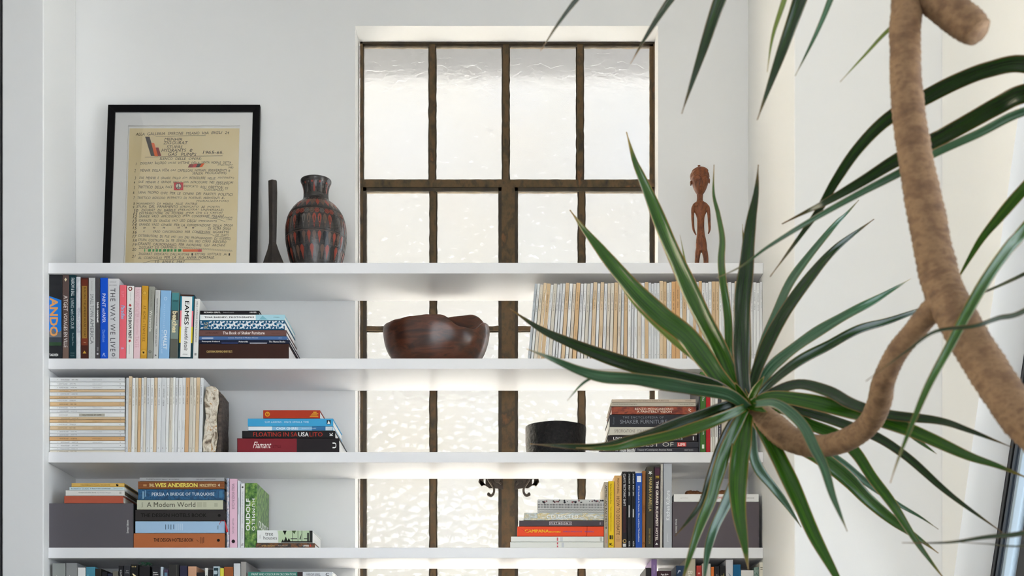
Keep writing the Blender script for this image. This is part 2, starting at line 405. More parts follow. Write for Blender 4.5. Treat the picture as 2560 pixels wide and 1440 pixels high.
# ================================================================ BOOKS
W = '#f2f2ef'; K = '#1a1a1c'
G = 'books standing on the upper left shelf'
def T_(s, u0, u1, v0, v1, c, **o): return ('t', s, u0, u1, v0, v1, c, o)
BOLD = .025
rb = random.Random(11)
sky = mottle('printed_sky_blue', ['#0f57b4', '#2b86dd', '#3d9bea'], (8, 8, 12), .4, 3)
stand(1, 119.8, 155.5, 685.5, '#26272a', 'thick charcoal book with blue sky picture and huge orange letters down its spine', G,
      [('r', .02, .98, .05, .95, '#232427'), ('p', [(.25, .05), (.30, .95), (.75, .95), (.68, .05)], '#2377cf'), ('r', .68, .80, .05, .95, '#39404a'), ('p', [(.68, .05), (.64, .4), (.70, .6), (.66, .95), (.74, .95), (.74, .05)], '#6c7075'),
       ('r', .80, .84, .05, .95, '#2e4a30'), T_('ANDO', .27, .73, .12, .72, '#d99a5c', b=.03), T_('TASCHEN', .935, .965, .1, .72, W, rot=90, b=.02)], D=.25)
stand(1, 156, 172.6, 683.4, '#5b4a45', 'taupe brown book with tall pale letters, right of the charcoal sky-picture book', G,
      [('p', [(.035, .5), (.055, .3), (.08, .5), (.055, .7)], '#e3d3b0'), T_('ATGET', .245, .43, .2, .8, '#e9e2da'), T_('VOYAGES EN VILLE', .455, .86, .22, .78, '#e9e2da'), ('r', .86, .99, .1, .9, '#7a6257')])
stand(1, 173, 190, 687.5, '#10343c', 'dark teal cloth book with pale serif lettering, third from the left end', G,
      [T_('FARROW & BALL', .035, .25, .3, .8, '#d4dcdc', b=.01), T_('LIVING with COLOUR', .275, .64, .25, .72, '#b6c4c6'), T_('Ros Byam Shaw', .69, .84, .35, .7, '#8fa5a8'), T_('RYLAND', .92, .935, .2, .8, '#6d8a8e', rot=90), T_('PETERS', .95, .965, .2, .8, '#6d8a8e', rot=90)])
stand(1, 190.3, 201.2, 692, None, 'thin silvery grey mottled book between the dark teal and the brown gold books', G,
      [T_('NOUVEAUX CLASSIQUES', .38, .68, .15, .8, '#9a9cae')], body=mottle('silver_marbled_cover', ['#a9adb5', '#d2d4d8', '#dfe0e3', '#8f9199'], (60, 60, 25), .4, 6), D=.20)
stand(1, 202, 221, 694.5, '#4a231a', 'reddish brown book with a golden panel and pyramid on its spine', G,
      [('r', 0.02, .1, .08, .92, '#6d2f1e'), ('r', .1, .745, .15, .85, '#9a7432'), T_('BUILDING THE JAPANESE HOUSE TODAY', .115, .73, .33, .68, '#2d2013'), ('r', .745, .83, .08, .92, '#7c3823'), T_('Peter', .79, .8, .4, .7, '#e0c9a0', rot=90), ('p', [(.895, .5), (.93, .25), (.93, .75)], '#d0a340')])
stand(1, 221.4, 238, 694.5, '#c9cac8', 'pale grey book titled Small Town America in thin grey capitals', G,
      [T_('P H O T O G R A P H S', .04, .16, .35, .6, '#9a9a98'), T_('SMALL TOWN', .20, .48, .25, .78, '#6f7274'), T_('AMERICA', .50, .815, .25, .78, '#6f7274'), T_('. . . . . . .', .86, .97, .45, .52, '#8a8a88')], white=False)
stand(1, 238.6, 249.6, 695, '#474446', 'thin dark grey book with small white bold lowercase letters, left of the bright blue one', G,
      [T_('high contrast', .3, .55, .2, .8, W, b=.03), T_('EDITIONS', .85, .9, .35, .7, '#bcbcbc'), ('r', .925, .945, .3, .7, '#cfcfcf')], soft=True)
stand(1, 250.4, 269.3, 694.5, '#0c52cc', 'bright royal blue book on the upper left shelf', G,
      [T_('PAINT', .195, .36, .28, .72, '#e8eefb'), T_('AND', .375, .425, .3, .6, '#e8eefb'), T_('PAPER', .43, .55, .28, .72, '#e8eefb'), T_('Davidson', .64, .79, .3, .68, '#8fb5f0'), T_('R.', .925, .965, .3, .75, '#c8d8f6', rot=90, sh=.3)])
stand(1, 269.7, 298, 696.5, '#d2d2d3', 'thick pale grey-white book with large spaced dark capitals, tallest right of the blue one', G,
      [T_('STAFFORD CLIFF', .035, .05, .15, .75, '#8c8c90', rot=90), T_('GILLES DE CHABANEIX', .075, .09, .12, .8, '#8c8c90', rot=90),
       T_('THE WAY WE LIVE', .12, .905, .22, .66, '#4c4c50', sp=1.15), ('o', .945, .5, .16, '#7c7c80', .5), T_('RIZZOLI', .98, .99, .3, .75, '#7c7c80', rot=90)], D=.26)
stand(1, 299.4, 316, 712.5, '#ec6a76', 'coral pink book with pale blue script, right of the thick white one', G,
      [T_('SLIM', .08, .16, .3, .7, '#f2929b'), T_('Paradise', .27, .46, .25, .8, '#8fc4e4', sh=.3, b=.02), T_('&', .84, .87, .25, .7, '#c8b4d8')], D=.2, leanpx=1)
stand(1, 317.4, 335, 714.6, '#ece9e4', 'white book with black poster lettering between two red stars', G,
      [('o', .04, .5, .3, '#7d2a22', .55), T_('SHOWN AND', .09, .2, .5, .62, '#8c8a86'), ('s', .265, .5, .28, '#b22a2c'), T_('HATCH SHOW PRINT', .305, .72, .28, .75, '#23211f', b=.03), ('s', .75, .5, .28, '#b22a2c'), T_('CHRONICLE BOOKS', .8, .93, .4, .52, '#9a9894')], D=.2, leanpx=2)
stand(1, 336.4, 353.2, 718, '#e9c9cd', 'pale blush pink book with barely darker pink lettering, left of the mustard one', G,
      [T_('NANCY LANCASTER', .03, .42, .2, .8, '#d8aab2'), T_('English Country House', .44, .66, .25, .75, '#d8aab2', sh=.3), T_('TASTE', .68, .84, .2, .8, '#d8aab2')], D=.2, leanpx=3)
stand(1, 354.6, 371, 714.3, '#cf9a2f', 'mustard yellow book with patterned oval ends, on the upper left shelf', G,
      [('c', .1, .5, .42, '#dcae4c'), ('o', .1, .5, .36, '#a3761e', .8), ('r', .19, .86, .16, .84, '#d6a23a'), T_('AT HOME', .27, .46, .3, .7, '#6b4a12', sp=1.2), T_('in', .475, .5, .35, .6, '#6b4a12', sh=.3), T_('TENNESSEE', .52, .76, .3, .7, '#6b4a12', sp=1.2), ('c', .91, .5, .42, '#dcae4c'), ('s', .91, .5, .25, '#2c2414')], D=.2, leanpx=4)
stand(1, 372.4, 386.9, 716, '#97978d', 'khaki grey book with white lettering low on its spine, right of the mustard one', G,
      [T_('A STYLE FOR ALL AGES', .05, .28, .4, .6, '#74746c'), T_('Waterworks', .33, .62, .22, .72, '#ecece4'), ('o', .90, .5, .25, '#5c5c54', .6)], D=.2, leanpx=5)
stand(1, 388, 401, 725, '#c9c9c5', 'light grey book with tiny dark capitals along its spine, left of the pale blue one', G,
      [T_('MODERN MOVEMENT SCANDINAVIA', .12, .52, .35, .62, '#3b3b3b'), T_('VISION AND REALITY', .56, .82, .35, .62, '#3b3b3b'), T_('A', .93, .96, .3, .7, '#3b3b3b', b=.03)], D=.2, leanpx=5.5)
stand(1, 401.6, 428.4, 725.6, '#8fbbe2', 'light blue book with a big white word low on its spine', G,
      [('o', .12, .5, .16, '#c9def2', .75), T_('M A S T E R P I E C E S', .2, .55, .35, .5, '#b9d3ee'), T_('CHALET', .575, .86, .42, .74, '#eef4fb', b=.02), T_('BY CHRISTIAN ARP', .58, .92, .22, .36, '#c6daf0')], D=.22, leanpx=5.5)
stand(1, 429, 449.5, 729, '#6d7873', 'grey-green photo book with teal top and the cream word beaches', G,
      [('r', .02, .12, .05, .95, '#4a8a8e'), ('r', .12, .28, .05, .95, '#3b7479'), ('r', .28, .42, .05, .95, '#4d4a45'), ('r', .42, .7, .05, .95, '#7d8b84'), ('r', .7, .98, .05, .95, '#5f5f56'), T_('Schmidt', .12, .15, .2, .8, '#1d2424', rot=90), T_('beaches', .29, .61, .2, .82, '#e9dcb4', b=.035)], D=.22, leanpx=5)
stand(1, 450.2, 486.5, 736, '#17414d', 'broad book with a white panel between coloured stripes and black slab lettering', G,
      [('r', .01, .25, .04, .96, '#1a7e96'), ('r', .25, .5, .04, .96, '#ef7f8a'), ('r', .5, .75, .04, .96, '#e2c81d'), ('r', .75, .98, .04, .96, '#12383f'), ('r', .0, .025, .04, .96, '#3a1c12'), ('r', .03, .97, .15, .86, '#f1f1ee'),
       T_('EAMES', .1, .47, .36, .66, '#161616', b=.05), T_('beautiful details', .5, .87, .4, .66, '#161616', sh=.3, b=.005), T_('AMMO', .92, .935, .3, .66, '#161616', rot=90)], D=.27, leanpx=5)
stand(1, 487, 500, 747, '#e6e5e1', 'thin white book with small dark capitals, right of the striped broad book', G,
      [T_('ORLA + INTERIOR DESIGN ILLUSTRATED', .04, .72, .35, .68, '#5c5c5c'), ('r', .9, .94, .3, .7, '#8c8c8c')], D=.24, leanpx=5, soft=True)

# horizontal pile on the upper left shelf
G = 'pile of books lying on the upper left shelf'
def floral(bg, fg, n, seed):
    r = random.Random(seed); out = []
    for i in range(n):
        u = (i+.5)/n; w = 1/n
        s = 1 if i % 2 else -1
        out += [('c', u, .5+.1*s, .26, fg), ('c', u+.012*s, .5+.1*s, .16, bg),
                ('p', [(u-.45*w, .08), (u-.15*w, .3), (u-.05*w, .1)], fg), ('p', [(u+.45*w, .92), (u+.15*w, .7), (u+.05*w, .9)], fg),
                ('p', [(u-.4*w, .9), (u-.28*w, .5), (u-.18*w, .93)], fg), ('p', [(u+.42*w, .1), (u+.25*w, .48), (u+.2*w, .08)], fg), ('s', u+w*.5, .5, .22, fg)]
    return out
pile(SH[1], G, [
    (497.5, 722, 859.5, '#351a12', 'thick dark chocolate book with tiny gold lettering, at the bottom of the pile', [T_('CALIFORNIA DREAMING HENRY BELTS', .085, .37, .43, .57, '#e0c07a', b=.02), ('r', 0, 1, 0, .035, '#d9dce6')], {'D': .28}),
    (497, 724.5, 849.7, '#111a33', 'thin dark navy book with white lettering, second lowest of the pile', [T_('François Halard', .035, .23, .35, .78, W, b=.02), T_('Polaroids', .44, .54, .35, .75, W, b=.02), T_('The Name Books', .77, .95, .32, .78, W, b=.02), ('r', .25, .43, .02, .28, '#3a4a7c'), ('r', .56, .75, .05, .25, '#e3e4ea')], {'D': .29}),
    (498, 718, 840.3, '#4a6c9e', 'thin steel blue book with a pale script title in the pile', [('r', .03, .16, .25, .65, '#b7c2d4'), T_('Luxury, Simplicity & Modern Houses', .33, .67, .3, .75, '#dfe6f2', sh=.35), T_('ABRAMS', .9, .94, .4, .6, '#dfe6f2')], {'D': .26}),
    (498.3, 716, 824.7, '#684843', 'brown book with white serif title above the steel blue one', [T_('JOHN KASSAY', .07, .22, .33, .62, '#33201d'), T_('The Book of Shaker Furniture', .27, .75, .25, .75, '#f1e9e4', b=.01), T_('MASSACHUSETTS', .83, .93, .4, .52, '#4a302c')], {'D': .25}),
    (499.3, 711.5, 800.7, '#15577d', 'teal blue book patterned with white flowers and birds', floral('#15577d', '#dfe7ec', 13, 2)+[('r', .045, .11, .1, .9, '#15577d'), T_('RUG', .055, .1, .15, .75, '#d8c78e', rot=90), ('o', .94, .5, .3, '#8fc0d6', .8)], {'D': .25}),
    (499.5, 711.5, 786, '#a8d3df', 'white and pale cyan book with spaced black capitals, second from top of the pile', [('r', .005, .66, .04, .96, '#eef0ef'), T_('TINA BARNEY: PHOTOGRAPHS', .055, .64, .36, .66, '#1a1a1c', b=.03, sp=1.2), T_('STEIDL', .87, .94, .4, .6, '#5c7c88'), ('p', [(.7, .1), (.74, .8), (.78, .3), (.8, .1)], '#7fb6c4')], {'D': .25}),
    (500.4, 648, 776, '#1b181b', 'small black book on top of the pile on the upper left shelf', [T_('RICHARD GERSTL', .065, .345, .33, .68, W, b=.02), T_('Diethard Leopold', .39, .57, .3, .62, '#b9b9b9'), T_('HIRMER', .84, .955, .33, .68, W, b=.035)], {'D': .2}),
])

# ---- magazines
COLS = {'w': ['#dedfdf', '#e6e7e6', '#d6d8d9', '#ebebe8'], 't': ['#d6bc98', '#d9c2a2', '#d0b48e', '#d8b68a'], 'b': ['#d9cfbf', '#d3cdbf', '#ddd6c8'], 'o': ['#d4ac80', '#d6aa78'], 'g': ['#b9bfc4']}
NM = {'w': 'white', 't': 'tan', 'b': 'beige', 'o': 'orange tan', 'g': 'grey'}
MON = ['MAY 1983', 'SEPTEMBER 1984', 'JULY 1985', 'AUGUST 1981', 'OCTOBER 1986', 'JANUARY 1988', 'JUNE 1982']
def ords(n):
    w = ['', 'first', 'second', 'third', 'fourth', 'fifth', 'sixth', 'seventh', 'eighth', 'ninth', 'tenth', 'eleventh', 'twelfth', 'thirteenth', 'fourteenth', 'fifteenth', 'sixteenth', 'seventeenth', 'eighteenth', 'nineteenth', 'twentieth']
    if n < len(w): return w[n]
    return '%d%s' % (n, {1: 'st', 2: 'nd', 3: 'rd'}.get(n % 10, 'th'))
def mag_items(c, k):
    col = '#5a5a5c' if c in 'wg' else '#5c4020'
    a = .13+rb.uniform(-.02, .02); it = [T_('ARCHITECTURAL DIGEST', a, a+.12, .33, .62, col), T_(MON[k % 7], a+.15, a+.15+.08, .33, .62, col), ('r', .102, .108, .4, .58, '#a8a29a')]
    if rb.random() < .55: it.append(T_('HOMES AND GARDENS OF', .57, .70, .33, .58, '#a3a3a3' if c in 'wg' else '#9a7648'))
    if rb.random() < .5: it.append(('r', .935, .945, .4, .58, '#8c8880'))
    if c in 'to' and rb.random() < .15: u = rb.random()*.6; it.insert(0, ('r', u, u+.15, .02, .2, '#c49c66'))
    return it
AG = 'architecture magazines stacked flat on the middle left shelf'
bounds = [(943.5, 'w'), (954.8, 'w'), (964.5, 'w'), (973.6, 't'), (980, 'w'), (989.8, 't'), (997, 'w'), (1005, 't'), (1015.5, 'w'), (1023.5, 'w'), (1032, 'w'), (1042, 't'), (1049, 't'), (1056.5, 'w'), (1064.8, 't'), (1074.8, 'w'), (1083, 'w'), (1091.5, 'o'), (1101.5, 'w'), (1109.5, 'w'), (1118.5, 'w'), (1125, 'b')]
rows = []; cnt = 0
for i, (y, c) in enumerate(bounds[::-1]):
    pos = len(bounds)-i
    it = mag_items(c, i)
    if pos == 11: it = [('r', .39, .735, .12, .8, '#b7b3a6'), T_('HOLLYWOOD AT HOME', .43, .69, .25, .66, '#2c2a28', b=.01), T_('ARCHITECTURAL DIGEST', .12, .24, .35, .6, '#8a8a8a')]; lb = 'white magazine with a grey title patch, in the middle of the flat magazine stack'
    elif pos == 1: lb = 'white magazine on top of the flat magazine stack at the left wall'
    elif i == 0: lb = 'thin beige magazine at the very bottom of the flat magazine stack'
    else: lb = '%s-spined magazine, %s from the top of the flat magazine stack' % (NM[c], ords(pos))
    rows.append((124.5+rb.uniform(-.7, .7), 312+rb.uniform(-.8, .4), y, rb.choice(COLS[c]), lb, it, {'Y': .012+rb.uniform(0, .003)}))
pile(SH[2], AG, rows, D=.21, name='magazine') if False else None
for r in rows: r[6]['soft'] = True
pile(SH[2], AG, rows, name='magazine')
seq = [(707, 'w'), (729, 't'), (757, 'w'), (782, 'b'), (807, 't'), (833, 'w'), (853, 'b'), (876, 'w'), (909, 'w'), (938, 't'), (965, 'w'), (1000, 'w'), (1039, 'w'), (1067, 'b'), (1093, 'w'), (1112, 'w'), (1139, 'w'), (1168, 'w'), (1198, 'o'), (1231, 'b'), (1261, 'b'), (1285, 't'), (1315, 'w'), (1344, '')]
for i in range(len(seq)-1):
    a = 100+seq[i][0]/3.282; b = 100+seq[i+1][0]/3.282; c = seq[i][1]; n = len(seq)-1
    lb = '%s-spined magazine standing %s from the left beside the flat magazine stack' % (NM[c], ords(i+1))
    if i == n-1: lb = 'white magazine standing last in its row, against the stone slab'
    stand(2, a, b, 944+rb.uniform(-1, 1)-(2.5 if i == 1 else 0), rb.choice(COLS[c]), lb, 'magazines standing on the middle left shelf', mag_items(c, i), D=.21, soft=True, leanpx=2.6+2.2*i/n, name='magazine', Y=.012+rb.uniform(0, .003))
rowm = 'gwbttwbwwwtwbtwwbwtwtwbbtbwtwwwbwtwwwwttwwoowtwwtwtwwwttwwbwwtwwwtwwww'
wid = {'w': 24, 't': 29, 'b': 27, 'o': 34, 'g': 27}
xs = [345]; 
for c in rowm: xs.append(xs[-1]+wid[c]*(1+rb.uniform(-.18, .18)))
k_ = (2368-345)/(xs[-1]-345); xs = [1240+(345+(v-345)*k_)/3.5556 for v in xs]
n = len(rowm)
for i, c in enumerate(rowm):
    x = xs[i]; lp = 17.5*max(0, 1-(x-1337)/260.)**1.0
    lb = '%s-spined magazine, %s from the left in the long row on the upper right shelf' % (NM[c], ords(i+1))
    if i == 0: lb = 'greyish magazine leaning at the left end of the long magazine row'
    if i == n-1: lb = 'white magazine at the right end of the long row, against the alcove wall'
    stand(1, x, xs[i+1]-.35*(lp > 0), 708+rb.uniform(-1.6, 1.8)-(2.5 if c in 'to' else 0)-2*(x > 1640)+2*(x < 1450), rb.choice(COLS[c]), lb, 'magazines in the long row on the upper right shelf', mag_items(c, i), D=.21, soft=True, leanpx=lp, name='magazine', Y=.012+rb.uniform(0, .003))

# ---- middle left pile
G = 'pile of books lying in the middle of the second shelf'
pile(SH[2], G, [
    (592.7, 848, 1095.2, '#1c1518', 'thick dark red and black book, lowest in the pile beneath the orange-red one', [('r', .004, .585, .03, .97, '#7d1c27'), T_('Flamant', .155, .335, .3, .75, '#efe3dc', sh=.45), T_('STYLE', .35, .43, .32, .52, '#5a141c'), T_('U', .935, .972, .3, .7, W, rot=90, b=.02)], {'D': .29}),
    (605.2, 838, 1076.7, '#171416', 'black book with red and white serif capitals in the same pile', [T_('FLOATING IN SA', .12, .595, .2, .8, '#b8392e', b=.005), T_('USA', .605, .715, .2, .8, W, b=.015), T_('LITO', .725, .865, .2, .8, '#b8392e', b=.005), T_('K', .94, .975, .3, .75, W, rot=90, b=.04)], {'D': .28}),
    (620.4, 833, 1066, '#7fb4d6', 'thin white and blue book under the sky blue one', [('r', .003, .28, .04, .96, '#dfe6ea'), ('r', .75, .91, .04, .96, '#2b6b9c'), ('r', .91, .99, .04, .96, '#c9d4da'), T_('CASA GHIRRI', .33, .585, .2, .8, '#f2f5f7', b=.01), T_('FRANÇOIS HALARD', .63, .8, .35, .65, '#d8e6f0')], {'D': .27, 'soft': True}),
    (619.5, 832.8, 1046, '#3b9fd0', 'sky blue book with pale capitals below the orange-red one', [T_('SLIM AARONS · ONCE UPON A TIME', .2, .715, .4, .66, '#cfe8f4', b=.015, sp=1.1), ('r', .925, .972, .25, .8, '#1b2a38'), ('p', [(.932, .32), (.949, .75), (.966, .32)], W)], {'D': .27}),
    (658, 800, 1025, '#ad3318', 'orange-red book with gold emblems, on top of the pile on the second shelf', [('c', .075, .5, .3, '#dfa02c'), ('c', .075, .5, .18, '#b8381e'), ('c', .08, .55, .08, '#dfa02c'), ('r', .82, .97, .18, .3, '#d99a2b'), ('r', .84, .95, .36, .46, '#d99a2b'), ('r', .86, .97, .5, .6, '#d99a2b'), ('r', .88, .94, .66, .8, '#d99a2b')], {'D': .19}),
])
# ---- middle right pile
G = 'pile of books lying on the second shelf at the right'
marb = mottle('red_marbled_cover', ['#3a1712', '#7a2e1c', '#a04a2a', '#5a2016'], (30, 30, 50), .35, 8)
pile(SH[2], G, [
    (1500.5, 1745, 1118.7, '#35333a', 'thin dark grey book with white condensed title, at the bottom of the right pile', [T_('The', .15, .18, .25, .75, W), T_('House Beautiful', .2, .36, .15, .85, W, sh=.3, b=.02), T_('Treasury of Contemporary American Homes', .38, .735, .25, .75, '#cfcfcf', b=.01), T_('HEARST BOOKS', .86, .95, .35, .65, '#b9b9b9')], {'D': .26}),
    (1511.5, 1746, 1104, '#34343a', 'dark grey book with wide thin white letters and a small red box', [T_('THE BEST OF', .17, .735, .15, .9, '#d3d0c4', b=-.01), ('r', .775, .87, .15, .88, '#d4453f'), T_('LIFE', .785, .86, .25, .78, '#f3dcd8', b=.03)], {'D': .25}),
    (1520, 1742, 1087.8, '#241c1d', 'dark brown book with bold white sans capitals in the right pile', [T_('LIVING IN MOUNTAIN CHALETS', .06, .84, .3, .72, W, b=.02), ('r', .955, .965, .2, .8, W)], {'D': .25}),
    (1524, 1742.5, 1067.2, '#cfcabd', 'cream grey book with thin serif capitals below the dark slate one', [T_('SPECIFICATIONS', .055, .29, .3, .7, '#7c756c'), T_('FOR BUILDING', .32, .5, .3, .7, '#8c857c'), ('r', .945, .97, .3, .7, '#7c756c')], {'D': .25}),
    (1524, 1742, 1036, '#2b2c32', 'thick dark slate book with grey serif title in the right pile', [T_('THE ENCYCLOPEDIA OF', .15, .62, .68, .85, '#8d8f97', sp=1.2), T_('SHAKER FURNITURE', .12, .66, .25, .57, '#8d8f97'), T_('Rieman', .035, .055, .2, .8, '#6d6f77', rot=90)], {'D': .26}),
    (1529, 1740.5, 1016, None, 'red-brown marbled book with white capitals on two lines', [T_('RENZO MONGIARDINO', .275, .73, .53, .82, '#f0dcc8', b=.01), T_('A PAINTERLY VISION', .3, .71, .2, .48, '#f0dcc8', b=.01), T_('R', .91, .94, .25, .75, '#f0dcc8', rot=90, sh=.4)], {'D': .24, 'body': marb}),
    (1527, 1739, 1006, '#bdb5a5', 'thin stone beige book with small dark lettering at both ends', [T_('David Hockney photographs', .025, .31, .35, .68, '#4c463c'), T_('Petersburg Press', .8, .975, .35, .68, '#4c463c')], {'D': .24}),
    (1529.6, 1739, 997.7, '#c4b4a2', 'thin pinkish beige book on top of the right pile', [T_('ILLUSTRATED GUIDE TO SHAKER FURNITURE', .22, .68, .3, .65, '#7c6a58'), T_('DOVER', .88, .95, .3, .65, '#7c6a58')], {'D': .24, 'soft': True}),
])
G = 'books standing behind the plant on the second shelf'
stand(2, 1746.8, 1750.4, 942, '#4a4b50', 'very thin grey book right of the lying pile, behind the leaves', G, D=.24, soft=True)
stand(2, 1750.6, 1765, 930, '#3f6a2c', 'green book with white vertical letters behind the leaves', G, [T_('Tree Houses', .05, .2, .35, .7, W), T_('The', .3, .36, .35, .7, W), T_('natural pools', .56, .78, .35, .7, W), ('r', .9, .95, .3, .7, '#dfe9d8')])
stand(2, 1765.3, 1776, 931, '#b31f26', 'red book beside the green one behind the leaves', G)
for i, (a, b, y, c, l) in enumerate([(1776.3, 1781, 938, '#e6e3da', 'slim white booklet directly right of the red book'), (1781.3, 1787.6, 934, '#d6d2c6', 'slim ivory booklet, second right of the red book'), (1788, 1795, 937, '#eceae4', 'slim white booklet, third right of the red book')]):
    stand(2, a, b, y, c, l, G, [('r', .6, .8, .42, .58, '#5c5c5c')], soft=True)
stand(2, 1795.4, 1803.5, 955, '#4c4c52', 'dark grey book with white letters behind the rosette', G, [T_('Tree houses', .5, .85, .3, .7, W)])
stand(2, 1804, 1821.5, 950, '#c9bfae', 'beige book nearly hidden behind the rosette leaves', G)
stand(2, 1822, 1842, 958, '#1e1a20', 'black book nearly hidden behind the rosette centre', G)

# ---- third shelf left
G = 'books piled on the grey box'
def slip(name, label, x0, x1, y0, shelf, col, textside):
    z = SH[shelf]+.0004; x = X(x0, .012); L = (x1-x0)*sc(.012); T = Z(y0, .012)-z
    r = empty(name, (x, .012, z), label, 'box', 'grey box files on the third shelf')
    q = MB(); fn = lambda u, v, d: (u, d, v); m = mat('grey_box_cloth', col, .7, .3, bump=(900, .25, .0003))
    q.prism([(0, 0), (L, 0), (L, T), (0, T)], lambda p, a: fn(p[0], p[1], a), 0, .27, m)
    u0, u1 = ((.925, .955) if textside > 0 else (.03, .055))
    deco(q, [T_('Samaya Editions', u0, u1, .33, .63, W, rot=-90 if textside < 0 else 90, b=.02)], fn, L, T)
    q.build('body', r, bevel=.0012)
    q = MB(); q.prism([(.0, T*.0), (.0022, 0), (.0022, T), (0, T)], lambda p, a: fn(p[0]+L+.0002, p[1], a), .004, .266, mat('black_box_edge', '#1c1b1e', .6)); q.build('side_panel', r)
slip('storage_box', 'large dark grey cloth box at the left end of the third shelf, under four books', 122, 332.3, 1258.5, 3, '#5a565b', 1)
pile(Z(1258.5, .012)+.0004, G, [
    (160.7, 308, 1239.5, '#b0553e', 'terracotta book lying directly on the grey box', [], {'D': .25, 'body': mat('terracotta_cloth', '#b3573f', .7, .3, bump=(900, .4, .0004)), 'white': False}),
    (164.3, 311, 1225.4, '#dcd9d2', 'off-white book with small dark title above the terracotta one', [T_('Grimple and Other Stories', .22, .52, .42, .66, '#3c3c3c', b=.02), T_('by Michael Morgan', .54, .77, .42, .66, '#8c8c98'), ('r', .915, .95, .3, .75, '#b0aca4')], {'D': .24, 'pages': mottle('brown_page_edges', ['#4a4034', '#6b5f4c'], (3, 3, 900), .8)}),
    (173.8, 311, 1217.6, '#cfe0e2', 'thin pale blue booklet with serif title, second from top above the grey box', [T_('ROBERTS\' GUIDE', .03, .35, .25, .75, '#4c6c7c'), T_('for Butlers & Other Household Staff', .37, .75, .3, .7, '#3c4c5c', sh=.3, b=.02), T_('APPLEWOOD', .8, .97, .35, .65, '#4c6c7c')], {'D': .2, 'soft': True}),
    (178.8, 310.5, 1207.6, '#dcb461', 'thin straw yellow book on top of the pile above the grey box', [T_('THE AMERICAN FRUGAL HOUSEWIFE', .17, .73, .35, .62, '#3a2c12'), ('c', .87, .5, .33, '#1c160c'), ('c', .88, .6, .12, '#dcb461')], {'D': .21, 'pages': mottle('brown_page_edges', ['#4a4034'], (3, 3, 900))}),
])
G = 'tall pile of thick books on the third shelf at the left'
def stripes(n, c): return [('r', 0.002, .998, (i+.35)/n, (i+.6)/n, c) for i in range(n)]
persia = mottle('dark_blue_tile_cover', ['#0d2c46', '#14466c', '#1d5c86', '#0b2238'], (70, 70, 70), .35, 8)
pile(SH[3], G, [
    (334.3, 562, 1332.8, '#b2673a', 'thick burnt orange book with hand-drawn dark title, lowest in the tall pile', [T_('THE DESIGN HOTELS BOOK', .22, .655, .42, .66, '#1d1712', b=.015, sh=.08), ('p', [(.69, .55), (.71, .4), (.712, .42), (.692, .57)], '#3c2412'), ('r', .735, .742, .3, .75, '#6b3c20'), ('r', .75, .757, .3, .7, '#6b3c20'), ('r', .765, .772, .35, .75, '#6b3c20'), ('c', .93, .52, .1, '#161210')], {'D': .26}),
    (338.5, 561.8, 1303, '#a3c2de', 'thick light blue book with a small block of dark print in the tall pile', [('r', .335+.03*i, .342+.03*i, .3+.04*(i % 2), .72, '#3f566c') if i < 4 else ('r', .36+.023*i, .368+.023*i, .22, .8, '#c6d9ea') for i in range(8)]+[T_('VIEW', .915, .93, .3, .65, '#2c3c4c', rot=-90)], {'D': .27}),
    (338.5, 564, 1274.2, '#302c2a', 'thick black-brown book with blind stamped title in the tall pile', [T_('THE DESIGN HOTELS BOOK', .06, .79, .35, .68, '#1d1918', b=.02), ('c', .93, .5, .13, '#1a1716')], {'D': .27}),
    (342.5, 557.2, 1250, '#c2c3aa', 'sage cream book titled A Modern World in the tall pile', [T_('A Modern World', .115, .68, .27, .78, '#4a463c'), ('r', .7, .76, .25, .78, '#b3b39a'), ('r', .77, .81, .25, .78, '#b3b39a'), ('r', .9, .94, .3, .7, '#b0b098'), T_('Sandra', .05, .07, .25, .75, '#8c8c76', rot=90)], {'D': .25}),
    (345.2, 560.8, 1222.8, None, 'dark blue book with white capitals below the brown striped one', [T_('PERSIA', .16, .31, .36, .68, '#dfe8ee', b=.005), T_('A BRIDGE OF TURQUOISE', .325, .885, .36, .68, '#dfe8ee', b=.005), ('r', .05, .07, .1, .8, '#7fa3bc'), ('r', .08, .09, .3, .9, '#7fa3bc'), ('r', .94, .98, .2, .85, '#3f7294')], {'D': .26, 'body': persia}),
    (345.2, 561, 1203.2, '#7c4420', 'brown striped book with yellow capitals, second from the top of the tall pile', stripes(7, '#a1683a')+[T_('THE', .13, .19, .3, .7, '#e6cf9a', rot=180, b=.03), T_('WES ANDERSON', .195, .69, .22, .78, '#e8d668', b=.035), T_('COLLECTION', .715, .905, .3, .68, '#e6cf9a', rot=180, b=.03), ('p', [(.925, .5), (.945, .3), (.945, .7)], '#e6e0c8'), ('r', .06, .1, .35, .6, '#b98a58')], {'D': .25}),
    (349, 561, 1193.7, '#a5a6a7', 'thin silver grey book on top of the tall pile', [T_('PLANE furniture types + prototypes', .08, .465, .3, .72, '#3c3c3e'), T_('AIRCRAFT CARRIER SYDNEY', .67, .9, .32, .62, '#5c5c5e')], {'D': .25}),
])
rr = empty('ribbon_marker', (X(562, .012), .010, Z(1300, .0)), 'small red ribbon tassel hanging at the right end of the black-brown book', 'ribbon')
tube([(0, -.004, 0), (.004, -.005, -.012), (.006, -.004, -.026), (.010, -.003, -.044)], [.0012, .002, .003, .0045], 7, mat('red_ribbon', '#c0202a', .5), 'tassel', rr)
tube([(0, -.004, 0), (-.012, -.004, -.002), (-.02, -.003, -.016)], .0008, 5, mat('red_ribbon', '#c0202a', .5), 'cord', rr)
G = 'books standing on the third shelf left of the window'
stand(3, 566.5, 573.2, 1195, None, 'thin pastel patterned book right of the tall pile', G, body=mottle('pastel_pattern_cover', ['#c9c9d2', '#7f8fa8', '#e0d6da', '#5c6a80'], (90, 90, 60), .5, 5), D=.24, soft=True)
